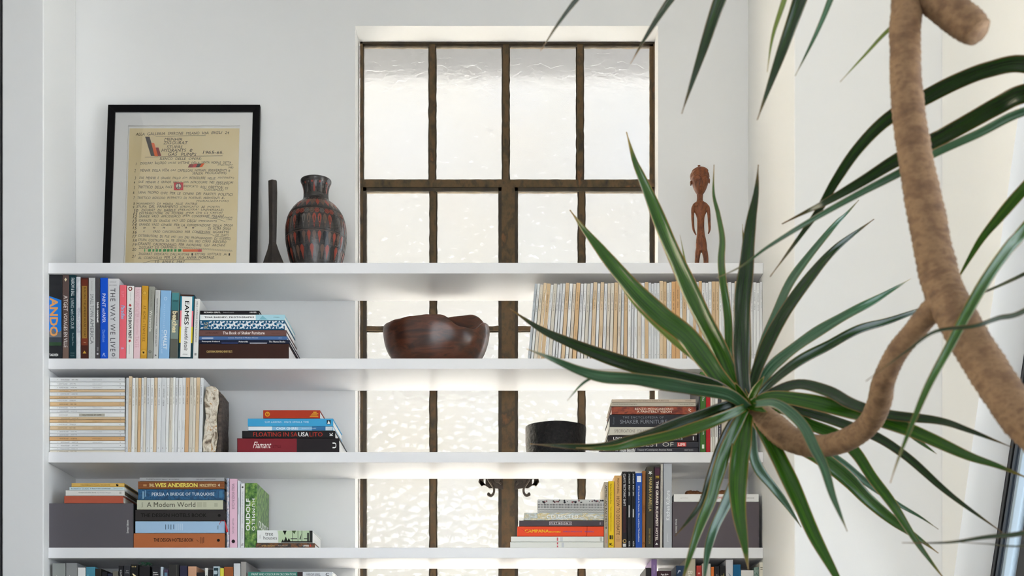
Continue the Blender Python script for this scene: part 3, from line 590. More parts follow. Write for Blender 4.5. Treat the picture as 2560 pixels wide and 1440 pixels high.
stand(3, 574, 593, 1197, '#e6bdcf', 'pale pink book standing right of the tall pile on the third shelf', G, [T_('WORLD WOODS IN COLOR', .07, .44, .3, .66, '#6c5460'), T_('WILLIAM LINCOLN', .57, .79, .35, .6, '#8c7480'), ('c', .905, .5, .24, '#2c2428')], D=.24)
stand(3, 593.6, 600, 1202, '#d8dbe3', 'thin bluish white book between the pink and the white ones', G, [('r', .25, .5, .42, .58, '#a0a6b4')], soft=True, D=.24)
stand(3, 601.6, 612, 1209, '#e4e4e4', 'white book with grey vertical print left of the green garden book', G, [('s', .055, .5, .35, '#2c2c2c'), T_('THE HOUSES OF ARCHITECTURE DE VIE', .12, .62, .35, .65, '#a0a0a4'), T_('PHAIDON', .7, .86, .35, .62, '#a0a0a4'), T_('R', .93, .97, .2, .8, '#5c5c60', rot=90, sh=.3)], D=.23, leanpx=1)
gard = mottle('printed_garden_photo', ['#16240f', '#2c5a1f', '#5d8a35', '#9ab25a', '#7c6a8c'], (55, 55, 45), .35, 10, lo=.3, hi=.75)
def oud(mb, fn, L, T, D):
    vs, fs = glyphs('OUDOLF', .03); e = T+.0003
    mb.add([fn((.66-.12*b)*L, e, (.16+.78*a)*D) for a, b in vs], fs, ink(W))
    vs, fs = glyphs('HUMMELO', .03)
    mb.add([fn((.80-.10*b)*L, e, (.20+.70*a)*D) for a, b in vs], fs, ink(W))
stand(3, 613.2, 643, 1207.7, None, 'tall green garden photo book with white capitals on spine and cover', G, [T_('OUDOLF', .24, .735, .08, .45, W, b=.02, rot=180), T_('HUMMELO', .24, .735, .60, .86, W, b=.02, sp=1.25)], D=.25, body=gard, extra=oud, leanpx=1.5)
G = 'two books lying right of the green garden book'
tree = [('p', [(.12, .03), (.42, .03), (.36, .97), (.97, .97), (.97, .03), (.4, .03)], '#cfdcc4'), ('r', .38, .94, .03, .97, '#bcd0ac'), ('r', .94, .995, .03, .97, '#1d1d1b')]
tree += [('p', [(u, .03), (u+w, .03), (u+w*.5, h)], '#23241f') for u, w, h in ((.43, .06, .3), (.47, .09, .5), (.53, .08, .4))]+[('r', u, u+.008, .03, .97, '#23241f') for u in (.63, .73, .80)]
tree += [('r', .45, .94, .03, .14, '#23241f'), ('r', .6, .72, .3, .36, '#23241f'), ('p', [(.46, .97), (.5, .6), (.53, .97)], '#23241f'), ('p', [(.62, .97), (.67, .7), (.7, .97)], '#4b5c3c'), ('p', [(.76, .3), (.8, .75), (.78, .25)], '#23241f'), ('r', .84, .9, .3, .36, '#23241f'), ('r', .9, .93, .1, .8, '#23241f')]
brn = mottle('dark_brown_photo_cover', ['#17120f', '#2c1d14', '#7a4a1c', '#1d1612'], (60, 60, 90), .4, 6)
pile(SH[3], G, [
    (639, 787, 1357.6, None, 'thin dark brown book with orange flecks under the tree book', [T_('tree house', .1, .32, .3, .7, '#c9a868'), T_('PETE NELSON', .38, .54, .35, .6, '#b9ab9c'), T_('UNIVERSE', .8, .9, .3, .62, W, b=.02), ('r', .915, .94, .25, .7, '#c0392b')], {'D': .24, 'body': brn}),
    (643, 782, 1325.5, '#e9ebe8', 'white book titled tree houses with black tree silhouettes on green', [T_('tree', .145, .285, .56, .84, '#3c423c'), T_('houses', .115, .355, .27, .54, '#3c423c'), T_('Jodidio', .04, .065, .35, .65, '#9c9c9c', rot=90)]+tree, {'D': .23}),
])

# ---- third shelf right
G = 'pile of books in front of the window on the third shelf'
dots = [('r', 0, 1, 0, 1, '#cfcfcc')]
for i in range(44):
    for j in range(3): dots.append(('r', (i+.2)/44, (i+.7)/44, .34+.12*j, .40+.12*j, '#26262a'))
    dots.append(('p', [((i)/44, .06), ((i+.5)/44, .12), ((i+1)/44, .06), ((i+1)/44, .09), ((i+.5)/44, .15), ((i)/44, .09)], '#2c2c30'))
    dots.append(('p', [((i)/44, .18), ((i+.5)/44, .24), ((i+1)/44, .18), ((i+1)/44, .21), ((i+.5)/44, .27), ((i)/44, .21)], '#2c2c30'))
for i in range(34): dots.append(('c', rb.random(), rb.uniform(.74, .92), rb.uniform(.03, .09), rb.choice(['#1d1d20', '#4c4650', '#8c5a5c', '#2c2c30'])))
marble = mottle('marbled_paper_cover', ['#5c6a74', '#d8dcd8', '#aab4b4', '#cdb97c', '#e6e8e4', '#4c5a64'], (16, 16, 60), .35, 5, dist=2.5)
mags = pile(SH[3], G, [
    (1275.5, 1509, 1354.8, '#e4e5df', 'thick white softcover at the very bottom of the pile before the window', [('r', .5, .513, .1, .4, '#d05a68'), ('r', .5, .513, .6, .95, '#d05a68'), ('r', .55, .575, .1, .9, '#c9ccd0')], {'D': .24, 'soft': True}),
    (1277.5, 1509, 1341, '#e9eae5', 'thick white softcover, second lowest, right under the orange-red book', [('r', .495, .51, .2, .8, '#d05a68'), ('r', .53, .56, .1, .9, '#d0d3d6'), ('r', .96, .985, .1, .9, '#b9bcb4')], {'D': .24, 'soft': True}),
    (1293.5, 1509.5, 1316, '#ec4c24', 'bright orange-red book with yellow block lettering in the window pile', [T_('CAMPANA', .085, .365, .38, .7, '#f4c430', b=.05), T_('BROTHERS', .37, .5, .38, .52, '#f4c430', b=.03), T_('COMPLETE WORKS SO FAR', .525, .75, .4, .55, '#7c5a9c', b=.02), T_('RIZZOLI', .78, .88, .4, .55, '#7c5a9c', b=.02), ('p', [(.02, .9), (.1, .4), (.22, .9), (.1, .47)], '#c9342a'), ('p', [(.8, 0), (.805, 1), (.81, 1), (.806, 0)], '#a9281c')], {'D': .25}),
    (1298.3, 1509.5, 1301, '#4d4247', 'thin dark mauve grey book with a white outlined title box', [('r', .355, .62, .22, .8, '#d8d4d4'), ('r', .359, .616, .28, .74, '#4d4247'), T_('P I E T  B O O N  3', .37, .605, .38, .64, '#f0eeee', b=.02), ('r', .95, .965, .25, .7, '#8c8488')], {'D': .25}),
    (1310.3, 1509.5, 1281.5, None, 'marbled grey and cream book in the window pile', [T_('COLLECTED', .285, .68, .25, .72, '#f4f5f3', sp=1.1, b=.01), T_('gi', .88, .91, .25, .7, '#f4f5f3', b=.02)], {'D': .24, 'body': marble}),
    (1344, 1509.5, 1248.5, '#cfcfcc', 'thick black and white patterned book on top of the window pile', dots, {'D': .2}),
])
G = 'books standing on the third shelf right of the window pile'
stand(3, 1510.4, 1520.6, 1205, '#b3a894', 'thin taupe book with bold black capitals, leftmost standing beside the window pile', G, [T_('AMERICAN BACHELOR', .05, .72, .25, .72, '#1a1917', b=.025), ('r', .78, .93, .42, .55, '#b9686c')])
stand(3, 1521, 1535.3, 1203, '#e9c31d', 'bright yellow book with thin dark print', G, [T_('Phil Stern\'s Californian Shots', .04, .34, .3, .6, '#5c4c10'), T_('Topics relating to the movement', .38, .75, .3, .58, '#5c4c10'), ('r', .81, .87, .2, .5, '#2c2810'), ('r', .81, .87, .56, .82, '#6c5c18'), T_('K', .925, .965, .2, .8, '#161410', rot=90, b=.05)])
stand(3, 1536, 1554.8, 1189, '#d3a568', 'light tan book titled How to Decorate', G, [T_('FARROW & BALL', .035, .25, .38, .66, '#5a4020'), T_('HOW TO DECORATE', .29, .82, .28, .7, '#5a4020', b=.005), T_('THE', .845, .855, .35, .6, '#7a5c34', rot=90), ('r', .875, .88, .2, .8, '#7a5c34'), ('r', .9, .905, .25, .75, '#7a5c34')])
stand(3, 1555.4, 1567.8, 1179, '#211a1c', 'near-black book with white capitals and a ring emblem near its foot', G, [T_('CLAY\'S TECTONIC SHIFT', .03, .45, .25, .7, W, b=-.005), ('r', .46, .8, .25, .7, '#3a1c1e'), ('o', .91, .5, .38, '#c9a868', .65), ('r', .945, .985, .15, .8, '#cfcfcf')])
for a, b, l in ((1568.3, 1578, 'slim black book with scattered white print, left of its near twin'), (1578.4, 1588.6, 'slim black book with scattered white print, touching the royal blue handbook')):
    stand(3, a, b, 1179, '#18181a', l, G, [T_('A VOCABULARY', .03, .16, .35, .68, W), T_('BUILD + IDEAS', .18, .32, .35, .68, W), ('r', .44+.05*(a > 1570), .6, .35, .6, '#d8d8d8'), T_('ACTAR', .91, .98, .35, .7, W)])
stand(3, 1589, 1605.6, 1182.6, '#1f4fa8', 'royal blue handbook with small white title on the third shelf', G, [('r', .04, .12, .2, .85, '#dfe6f4'), T_('2016 Handbook for Ceramic, Glass, and Stone Tile Installation', .17, .92, .35, .62, '#e6ecf6')])
stand(3, 1606, 1614.6, 1177, '#94602f', 'slim brown cloth book right of the blue handbook', G, [T_('MODERN', .45, .55, .3, .7, '#5c3414'), ('o', .94, .5, .3, '#5c3414', .6)], leanpx=.8)
stand(3, 1616.6, 1635.4, 1167, '#3f3b31', 'olive black book with gold capitals and a white flower', G, [('s', .075, .5, .33, '#f0efe8'), ('s', .08, .52, .2, '#cfcfc8'), T_('MARINA KARELLA', .13, .55, .35, .72, '#d9c27c', b=.01), T_('DIRIMART PUBLICATIONS', .76, .95, .38, .6, '#b39c58')], leanpx=2)
stand(3, 1636.4, 1651.2, 1167, '#33202a', 'dark plum book with tall cream capitals', G, [T_('MATT ZOLLER', .035, .045, .2, .75, '#c9b9b0', rot=90), ('r', .02, .13, .1, .9, '#4a2438'), ('r', .105, .15, .15, .85, '#5c4a1c'), T_('WES', .115, .135, .2, .8, '#e0b94c', rot=90, b=.03), T_('THE GRAND BUDAPEST HOTEL', .175, .915, .27, .73, '#e9dfd6', b=.035), ('p', [(.935, .5), (.96, .25), (.96, .75)], W)], leanpx=2)
stand(3, 1651.9, 1658.2, 1160, '#c6c2b8', 'very thin stone coloured book left of the tall grey one', G, [T_('COMMUNE SELECTED WORKS', .08, .6, .3, .7, '#8c8880')], leanpx=2, soft=True)
stand(3, 1659, 1680, 1157.8, '#b4b8be', 'tall light grey book whose white title reads upward', G, [T_('Kitchen Kulture', .32, .67, .3, .75, '#eef0f2', rot=180, b=.01), T_('gestalten', .83, .93, .35, .6, '#d8dade', rot=180)], D=.25)
slip('storage_box', 'large dark grey cloth box at the right end of the third shelf, behind hanging leaves', 1681, 1898, 1255.2, 3, '#5d555a', -1)
pile(Z(1255.2, .012)+.0004, 'books piled on the grey box', [
    (1684.5, 1896.5, 1234.8, '#e9e8e5', 'white book with red title lying on the right grey box', [T_('gestalten', .08, .17, .4, .58, '#b9b4ac'), T_('Wohn', .31, .42, .3, .78, '#b5382c'), T_('konzepte', .44, .62, .3, .78, '#b5382c'), T_('DECKE', .86, .95, .38, .6, '#a8a4a0')], {'D': .25})])
zt_ = Z(1234.8, .012)
q = MB(); q.box(0, .026, 0, .10, 0, .004, mat('black_plastic', '#141416', .35)); o = q.build('pencil_case', loc=(X(1873, .06), .06, zt_+.0008), bevel=.0015)
tag(o, 'small flat black case at the right end of the white book on the grey box', 'case')

# ---- bottom shelf
G = 'books standing on the lowest visible shelf at the left'
low = [
    (130.5, 163.8, 1408, '#8e928f', 'grey book with big white letters, leftmost on the lowest shelf', [T_('JEAN', .155, .42, .3, .62, W, b=.05)], .25),
    (165, 193, 1407.5, '#8b8c8c', 'second grey book with big white letters on the lowest shelf', [T_('JEAN', .155, .42, .28, .66, W, b=.05)], .27),
    (194, 213.6, 1419, '#e3e3e1', 'white book with black lettering beside the two grey ones on the lowest shelf', [T_('Warhol', .12, .4, .3, .75, '#1d1d1f', b=.01)], .2),
    (215, 237.6, 1417, '#4a8ba0', 'teal blue book on the lowest shelf', [('r', .1, .9, .12, .3, '#62a3b5')], .2),
    (238.2, 253, 1421.5, '#2c2822', 'dark olive brown book right of the teal one on the lowest shelf', [], .2),
    (254, 268, 1430, '#1a191d', 'short black book set low between dark spines', [], .18),
    (268.6, 281, 1434, '#23253a', 'short dark navy book on the lowest shelf', [], .18),
    (281.6, 295.5, 1428, '#6b675c', 'short grey-brown book left of the black spine with white letters', [], .18),
    (296, 308.4, 1414.5, '#141316', 'black book with spaced white letters on the lowest shelf', [T_('GREAT', .05, .3, .35, .7, '#d0d0d0')], .22),
    (309, 326, 1414, '#2f3034', 'dark grey book with two small lines of white script', [T_('John', .06, .075, .35, .75, '#d0d0d0', rot=90), T_('Loring', .085, .1, .3, .8, '#d0d0d0', rot=90)], .22),
    (326.8, 346, 1411.2, '#131211', 'black book with bold cream letters on the lowest shelf', [T_('III', .02, .035, .15, .7, '#e0c884', rot=90), T_('ART', .11, .32, .25, .72, '#efe0b0', b=.04)], .22),
    (348, 374.5, 1415.5, '#1c191b', 'plain broad black book right of the one with cream letters', [], .24),
    (380, 400, 1415.2, '#232226', 'black book with three small white lines on the lowest shelf', [T_('Nature', .075, .09, .15, .7, W, rot=90, b=.02), T_('Creative', .1, .115, .15, .8, W, rot=90, b=.02), T_('Makers', .125, .14, .15, .7, W, rot=90, b=.02)], .22),
    (401, 408, 1417, '#b9c6d0', 'thin pale blue-grey book amid black ones on the lowest shelf', [], .24),
    (409, 421, 1424, '#4a3a52', 'short dull purple book on the lowest shelf', [('r', .04, .3, .2, .8, '#5f8298')], .2),
    (422, 447, 1411.3, '#2d2c2a', 'thick charcoal book in the middle of the lowest left row', [('r', 0, .9, .75, .8, '#55524c')], .24),
    (449, 468.6, 1414.4, '#2a2940', 'dark indigo book on the lowest shelf', [], .24),
    (470, 491, 1416, '#cb9c7c', 'thick salmon tan book on the lowest shelf', [('r', .2, .4, .44, .54, '#a87858')], .26),
    (492, 511, 1431, '#17161a', 'short black book right of the salmon tan one', [], .18),
    (512, 520, 1420, '#d9d8d2', 'thin white book between two black ones on the lowest shelf', [T_('meyers', .1, .4, .2, .8, '#3c3c3c')], .2),
    (521, 532.5, 1424, '#201c1b', 'short black-brown book left of the one with a giant m', [], .18),
    (533, 549.4, 1416, '#b3c3ca', 'pale blue-grey book with a giant dark letter m', [T_('m', .02, .22, .1, .8, '#2a4048', b=.06)], .22),
    (550, 559.6, 1420.5, '#e2d94e', 'thin lemon yellow book on the lowest shelf', [], .2),
    (560, 583, 1417, '#9c5526', 'rust brown book on the lowest shelf', [('r', .15, .17, .2, .8, '#4a2410')], .22),
    (584, 601, 1408.5, '#d6d8da', 'light grey-white book with dark letters near the end of the lowest left row', [T_('CALIFORNIA', .18, .8, .35, .65, '#26282a', b=.02)], .22),
    (602, 615.5, 1404.4, '#a19d98', 'tall grey book closing the lowest left row, its white pages showing', [], .29)]
for a, b, y, c, l, it, d in low: stand(4, a, b, y, c, l, G, it, D=d)
q = MB(); r_ = random.Random(3)
for i in range(26):
    x = r_.uniform(0, .046); y = r_.uniform(0, .03); z = r_.uniform(0, .010); a = r_.uniform(0, 6.28); w = r_.uniform(.004, .008)
    p = Vector((x, y, z+.002)); u = Vector((math.cos(a), math.sin(a), r_.uniform(-.2, .4))).normalized(); v = u.cross(Vector((0, 0, 1))).normalized()
    t_ = Vector((0, 0, .0008))
    pts = [p-u*w, p+v*w*.5, p+u*w, p-v*w*.5]
    q.add([k+t_ for k in pts]+[k-t_ for k in pts], [(0, 1, 2, 3), (7, 6, 5, 4), (0, 4, 5, 1), (1, 5, 6, 2), (2, 6, 7, 3), (3, 7, 4, 0)], mat('dark_green_felt', '#0f5a38', .6))
o = q.build('bookmark', loc=(X(349, .06), .05, Z(1415.5, .05)+.003)); tag(o, 'crumpled dark green ribbon bookmark lying on the broad black book of the lowest shelf', 'bookmark')
pile(SH[4], 'books lying at the end of the lowest left row', [
    (618, 832, 1560, '#5a4c40', 'brown book lying at the foot of the pile below the teal one', [], {'D': .25}),
    (618, 832, 1510, '#c9c4b8', 'cream book lying beneath the slate grey one', [], {'D': .25}),
    (618, 832, 1462, '#4c5a64', 'slate grey book lying directly beneath the teal one', [], {'D': .25}),
    (619.5, 831, 1429.3, '#dcdfe2', 'book with teal and white spine lying at the end of the lowest left row', [('r', .003, .585, .01, .99, '#3a7f72'), ('r', .585, .65, .01, .99, '#3a2c2c'), T_('PAINT AND COLOUR IN DECORATION', .045, .565, .72, .9, '#dfe9e4'), T_('FARROW & BALL', .69, .86, .68, .9, '#5c5c64'), T_('C', .92, .96, .68, .92, '#3c3c44', b=.02)], {'D': .27}),
])
G = 'books standing on the lowest visible shelf at the right'
lowr = [
    (1614, 1627.6, 1419.5, '#201c1e', 'black book leaning at the left end of the lowest right row', [T_('E', .15, .2, .3, .7, '#cfcfcf')], .22),
    (1628.4, 1642.6, 1398.4, '#7b6290', 'tall dusty purple book on the lowest shelf', [('r', .07, .17, .44, .54, '#b3a3c0'), ('o', .24, .5, .3, '#4c3860', .7)], .24),
    (1644, 1678, 1427, '#371a20', 'broad dark maroon book with two small white lines on the lowest shelf', [T_('Rare Birds', .04, .055, .25, .8, W, rot=90, b=.03), T_('Finder', .065, .08, .35, .7, W, rot=90, b=.03)], .25),
    (1690.5, 1712.6, 1414, '#1d3450', 'navy blue book on the lowest shelf at the right', [T_('P', .06, .1, .15, .5, '#cfd8e2', rot=90, sh=.3)], .3),
    (1713.4, 1739, 1396.5, '#b0a994', 'tall sand coloured book behind the hanging leaves on the lowest shelf', [T_('BAWA', .14, .4, .25, .7, '#e3dfd2')], .25),
    (1741, 1754.6, 1414, '#a9352e', 'red book on the lowest shelf at the right', [('r', .09, .11, .3, .7, '#d89a88')], .22),
    (1755.4, 1777, 1409, '#c4bfb4', 'pale grey book behind the glossy hanging leaf on the lowest shelf', [], .22),
    (1778, 1785.4, 1417, '#cf6f2e', 'thin orange book on the lowest shelf at the right', [], .2),
    (1786, 1798.8, 1416, '#1f1e20', 'dark charcoal book with tiny print left of the one with yellow letters', [('r', .1, .3, .45, .55, '#8c8c8c')], .22),
    (1799.6, 1813.6, 1414.5, '#1a1917', 'black book with yellow capitals on the lowest shelf', [T_('THOMAS', .1, .6, .22, .75, '#ecd870', b=.03)], .25),
    (1814.8, 1833, 1399, '#c9c9cb', 'tall light grey book with blue-grey letters on the lowest shelf', [T_('AMERICAN', .16, .6, .35, .65, '#6c7c94')], .26),
    (1833.6, 1852, 1411.4, '#0e5d88', 'petrol blue book on the lowest shelf near its right end', [], .22),
    (1852.8, 1884.4, 1425.7, '#dcd8d2', 'broad cream book near the right end of the lowest shelf', [], .22),
    (1885, 1897.6, 1418, None, 'dark green and grey patterned book at the right of the lowest shelf', [], .22),
    (1898.2, 1911.5, 1405.8, '#d9d3c2', 'ivory book at the right end of the lowest shelf', [('r', .06, .07, .2, .9, '#6c685c'), ('r', .08, .09, .2, .9, '#6c685c')], .26)]
gp = mottle('green_grey_pattern_cover', ['#1d2624', '#5f7c70', '#8c9c92', '#26302c'], (120, 120, 90), .5)
for a, b, y, c, l, it, d in lowr:
    stand(4, a, b, y, c, l, G, it, D=d, **({'body': gp} if c is None else {}))
# ================================================================ OBJECTS ON THE TOP SHELF
from mathutils import geometry
FB, FT = .205, .285
zb = SH[0]; ztp = Z(262, FT)
lean = math.atan2(FT-FB, ztp-zb); Hh = math.hypot(FT-FB, ztp-zb)
xc = X(460, FT); FWd = 380*sc(FT)
art = empty('framed_poster', (xc, FB, zb+.0008), 'black framed hand-lettered cream poster leaning on the wall on the top shelf', 'picture')
art.rotation_euler = (-lean, 0, 0)
def pl(px, py):
    """photo point to the picture plane (x, height along the plane)"""
    a = (px-CX)/F; b = (HY-py)/F
    # plane: Y = FB + (z - zb)*k
    k = (FT-FB)/(ztp-zb); t = (FB-CY+k*(CZ-zb))/(1-k*b)
    return (a*t-xc, (CZ+b*t-zb)/math.cos(lean))
FR = mat('black_frame_lacquer', '#070607', .4, .12)
fw = .0285; hw = FWd/2
q = MB()
def mitre(pts):  # outer/inner quads extruded in depth
    q.prism(pts, lambda p, a: (p[0], a, p[1]), 0, .019, FR)
mitre([(-hw, 0), (-hw, Hh), (-hw+fw, Hh-fw), (-hw+fw, fw)]); mitre([(hw, 0), (hw, Hh), (hw-fw, Hh-fw), (hw-fw, fw)])
mitre([(-hw, Hh), (hw, Hh), (hw-fw, Hh-fw), (-hw+fw, Hh-fw)]); mitre([(-hw, 0), (hw, 0), (hw-fw, fw), (-hw+fw, fw)])
q.build('frame', art, bevel=.001)
def zq(X_, Y_): return pl(250+X_/3.429, 250+Y_/3.429)
a = zq(237, 211); b = zq(1200, 211); mx0, mx1, mz1 = a[0], b[0]-.001, a[1]; mz0 = .075
q = MB(); MT = mat('white_mat_board', '#f8f7f4', .8)
i0, i1, k0, k1 = -hw+fw+.0004, hw-fw-.0004, fw+.0004, Hh-fw-.0004
for r in ((i0, mx0, k0, k1), (mx1, i1, k0, k1), (mx0, mx1, k0, mz0), (mx0, mx1, mz1, k1)): q.box(r[0], r[1], .008, .0115, r[2], r[3], MT)
q.box(i0, i1, .0135, .0155, k0, k1, MT)
q.build('mat_board', art)
PAP = mottle('aged_cream_paper', ['#ecd8a8', '#f0deb2', '#f3e3bc'], (5, 5, 5), .75, 5, spec=.2)
q = MB(); LE = [0]
a0 = zq(247, 230); a1 = zq(1158, 230); a2 = zq(1168, 1500)
q.box(a0[0], a2[0]-.004, .0120, .0128, mz0+.006, a0[1], PAP)
PY = .0118
lay = [0]
def poly(pts, col):
    lay[0] += 1; e = PY-.000012*lay[0]
    q.add([(p[0], e, p[1]) for p in [zq(*p) for p in pts]], [list(range(len(pts)))], ink(col))
PK = '#2e2822'
def write(s, x0, x1, y0, y1, rise=0, sh=.22, b=0):
    """hand lettering; y0 top, y1 baseline, rise drops the right end (zoom pixels)"""
    r = random.Random(s); n = len(s); wds = s.split(' '); tot = len(s); pos = 0; h = y1-y0
    for w in wds:
        if w:
            u0 = pos/tot; u1 = (pos+len(w)-.15)/tot
            vs, fs = glyphs(w, b, sh)
            dy = r.uniform(-.08, .08)*h; hs = r.uniform(.9, 1.08)
            pts = []
            for (a, c) in vs:
                xx = x0+(x1-x0)*(u0+(u1-u0)*a)
                yy = y1-c*h*hs+dy+rise*((xx-x0)/max(x1-x0, 1))+h*.05*math.sin(xx*.13+y0)
                p = zq(xx, yy); pts.append((p[0], PY-.0003, p[1]))
            q.add(pts, fs, ink(PK))
        pos += len(w)+1
def stroke(pts, w=2.4):
    for i in range(len(pts)-1):
        (a, b_), (c, d) = pts[i], pts[i+1]; L_ = math.hypot(c-a, d-b_); nx, ny = -(d-b_)/L_*w/2, (c-a)/L_*w/2
        v = [zq(a+nx, b_+ny), zq(c+nx, d+ny), zq(c-nx, d-ny), zq(a-nx, b_-ny)]
        q.add([(p[0], PY-.00032, p[1]) for p in v], [(0, 1, 2, 3)], ink(PK))
for s, x0, x1, y0, y1, ri in [
    ('ALLA GALLERIA SPERONE MILANO VIA BIGLI 24', 300, 1105, 268, 292, -14), ('MENHIR', 545, 703, 308, 335, 0), ('ZIGGURAT', 535, 752, 342, 370, 0),
    ('STUPAS', 565, 705, 376, 403, 0), ('HYDRANTS e', 520, 790, 406, 434, 0), ('GAS PUMPS', 578, 825, 436, 466, 0), ('1965-66.', 875, 1055, 424, 453, 0),
    ('ELENCO DELLE OPERE:', 505, 868, 481, 500, 0), ('ZIGGURAT BALORDO (ALLE VITTIME DELLA SANTA MORALE DETTA', 335, 1120, 522, 542, -10), ('INQUISIZIO', 1003, 1135, 538, 552, 0), ('NE)', 1095, 1140, 558, 578, 0),
    ('MENHIR DELLA VITA (AI CAPELLONI NOMADI, IRRIVERENTI e', 338, 1112, 580, 602, 2), ('SENZA PROGRAMMI)', 785, 1080, 604, 628, 4),
    ('DUE MENHIR E GRANDE FALLO (DA INTRODURRE NELLE AUTORITA\')', 330, 1145, 645, 665, 4), ('DUE MENHIR E GRANDE FALLO (DA INTRODURRE NEI PERSUASORI', 325, 1140, 680, 700, 6), ('OCCULTI)', 985, 1105, 702, 720, 0),
    ('TRITTICO DELLA PACE', 322, 618, 724, 746, 0), ('(DEDICATO AGLI OBIETTORI DI', 708, 1095, 716, 738, 16), ('COSCIENZA)', 888, 1055, 748, 768, 4),
    ('URNA TROPPO CHIC PER LE CENERI DEI PARTITI POLITICI', 322, 1135, 768, 790, 22), ('TRITTICO RIDICOLO (RITRATTO DI POTENTI, PREPOTENTI E,', 315, 1065, 816, 838, 4), ('MORALIZZATORI)', 820, 1100, 848, 866, 0),
    ('MONUMENTO DI MERDA ALLE PATRIE', 305, 832, 869, 888, 0), ('STUPA DEL FIRMAMENTO (DEDICATO AI POETI)', 305, 1022, 893, 914, 2), ('ZIGURAT DI BABELE (FELICITA\' UNIVERSALE)', 345, 1055, 922, 943, 0),
    ('DISTRIBUTORE DI POTERE (PER CHI CI CREDE)', 328, 1045, 950, 970, -3), ('GRANDE VASO AFRODISIACO (PER CONSERVARE PILLOLE', 328, 1062, 977, 998, -6), ('ANTIFECONDA', 960, 1132, 990, 1005, 0), ('TIVE', 1078, 1130, 1008, 1020, 0),
    ('IDRANTE DI SANGUE (AD USO DEGLI IMPEGNATI)', 325, 998, 1012, 1034, 4), ('GRANDE VASO CINESE PER LA CONSERVAZIONE DELLA DROGA', 328, 1135, 1046, 1066, 10),
    ('"   "   "     "  "  "', 365, 805, 1078, 1092, 0), ('DI ALTRA DROGA', 920, 1118, 1078, 1100, 4), ('"', 365, 378, 1110, 1122, 0), ('VASO CANCEROGENO PER CONSERVARE SIGARETTE', 448, 1105, 1106, 1126, 8), ('DI STATO', 985, 1100, 1136, 1156, 2),
    ('DISTRIBUTORE DI PUS (AD USO DEI PROPAGANDISTI DI GUERRA)', 322, 1115, 1140, 1160, 34), ('STUPA COSTRUITA DA ME STESSO SUL MIO CORPO INSICURO', 320, 1080, 1176, 1198, 20),
    ('IDRANTE CALIFORNIANO PER INONDARE GLI ARCHIVI', 315, 1070, 1210, 1232, 16), ('ZIGGURAT DI CARAMELLE', 325, 655, 1244, 1266, -4),
    ('ZIGGURAT DEDICATO DALL\'AUTORE - ETTORE SOTTSASS JR -', 322, 1112, 1300, 1320, 4), ('AL CORDOGLIO PER LA SUA ANIMA MORTALE.', 318, 978, 1330, 1352, 0), ('10 APRILE 1967', 465, 725, 1366, 1390, 0)]:
    write(s, x0, x1, y0, y1, ri)
for i, (n_, x, y) in enumerate([('1', 300, 535), ('2', 288, 594), ('3', 290, 658), ('4', 283, 697), ('5', 283, 742), ('6', 276, 782), ('7', 280, 829), ('8', 280, 880), ('9', 275, 908), ('10', 285, 935), ('11', 278, 962), ('12', 274, 992), ('13', 272, 1028), ('14', 272, 1057), ('15', 274, 1088), ('16', 274, 1122), ('17', 272, 1158), ('18', 275, 1194), ('19', 272, 1230), ('20', 268, 1270), ('21', 264, 1330)]):
    write(n_, x, x+(13 if len(n_) == 1 else 38)+(-5 if n_ == '1' else 0), y-13, y+12)
stroke([(470, 300), (600, 298), (780, 293), (900, 293)]); stroke([(378, 478), (700, 471), (1045, 467)], 3); stroke([(905, 998), (1000, 1008), (1068, 1033)])
stroke([(820, 1130), (940, 1138), (985, 1160), (1113, 1170)]); stroke([(345, 1392), (420, 1372), (500, 1360), (852, 1360)])
# an unreadable scrawl behind item 20
for x in range(672, 1130, 9): stroke([(x, 1244+(x-672)*.07), (x+5, 1260+(x-672)*.07)], 2)
for p, c in [([(380, 303), (418, 303), (468, 468), (430, 468)], '#1f1b22'), ([(433, 355), (458, 357), (492, 470), (462, 470)], '#f0641e'), ([(470, 395), (495, 395), (519, 468), (490, 468)], '#8c2a2a'),
             ([(762, 538), (800, 538), (785, 567), (747, 567)], '#8c2a2a'), ([(800, 536), (832, 535), (815, 566), (785, 567)], '#d2333f'), ([(832, 534), (865, 533), (846, 565), (815, 566)], '#1f1b22'), ([(865, 532), (891, 531), (870, 563), (846, 565)], '#f0641e'),
             ([(627, 694), (707, 694), (707, 762), (627, 762)], '#d63c48'), ([(703, 1270), (832, 1270), (832, 1291), (703, 1291)], '#f0641e'), ([(832, 1270), (867, 1270), (867, 1291), (832, 1291)], '#d63c48')]: poly(p, c)
for x, w in ((372, 8), (405, 25), (442, 17), (470, 20), (498, 22), (534, 26), (568, 22), (598, 18), (630, 20), (662, 28)): poly([(x, 1269), (x+w, 1267), (x+w, 1289), (x, 1291)], '#2c9a48')
ring = lambda r, n=20: [(666+r*math.cos(6.283*i/n), 728+r*math.sin(6.283*i/n)) for i in range(n)]
poly(ring(26), '#1c1a1c'); poly(ring(21), '#efe6d6')
for p in ([(663.5, 706), (668.5, 706), (668.5, 750), (663.5, 750)], [(664, 729), (668, 733), (652, 746), (649, 742)], [(668, 729), (664, 733), (680, 746), (683, 742)]): poly(p, '#1c1a1c')
q.build('poster', art)
PGL = thin_glass(); PGL.name = 'picture_glass'; PGL.node_tree.nodes['Transparent BSDF'].inputs[0].default_value = (1, 1, 1, 1)
q = MB(); q.box(i0, i1, .005, .0065, k0, k1, PGL); q.build('glass', art)

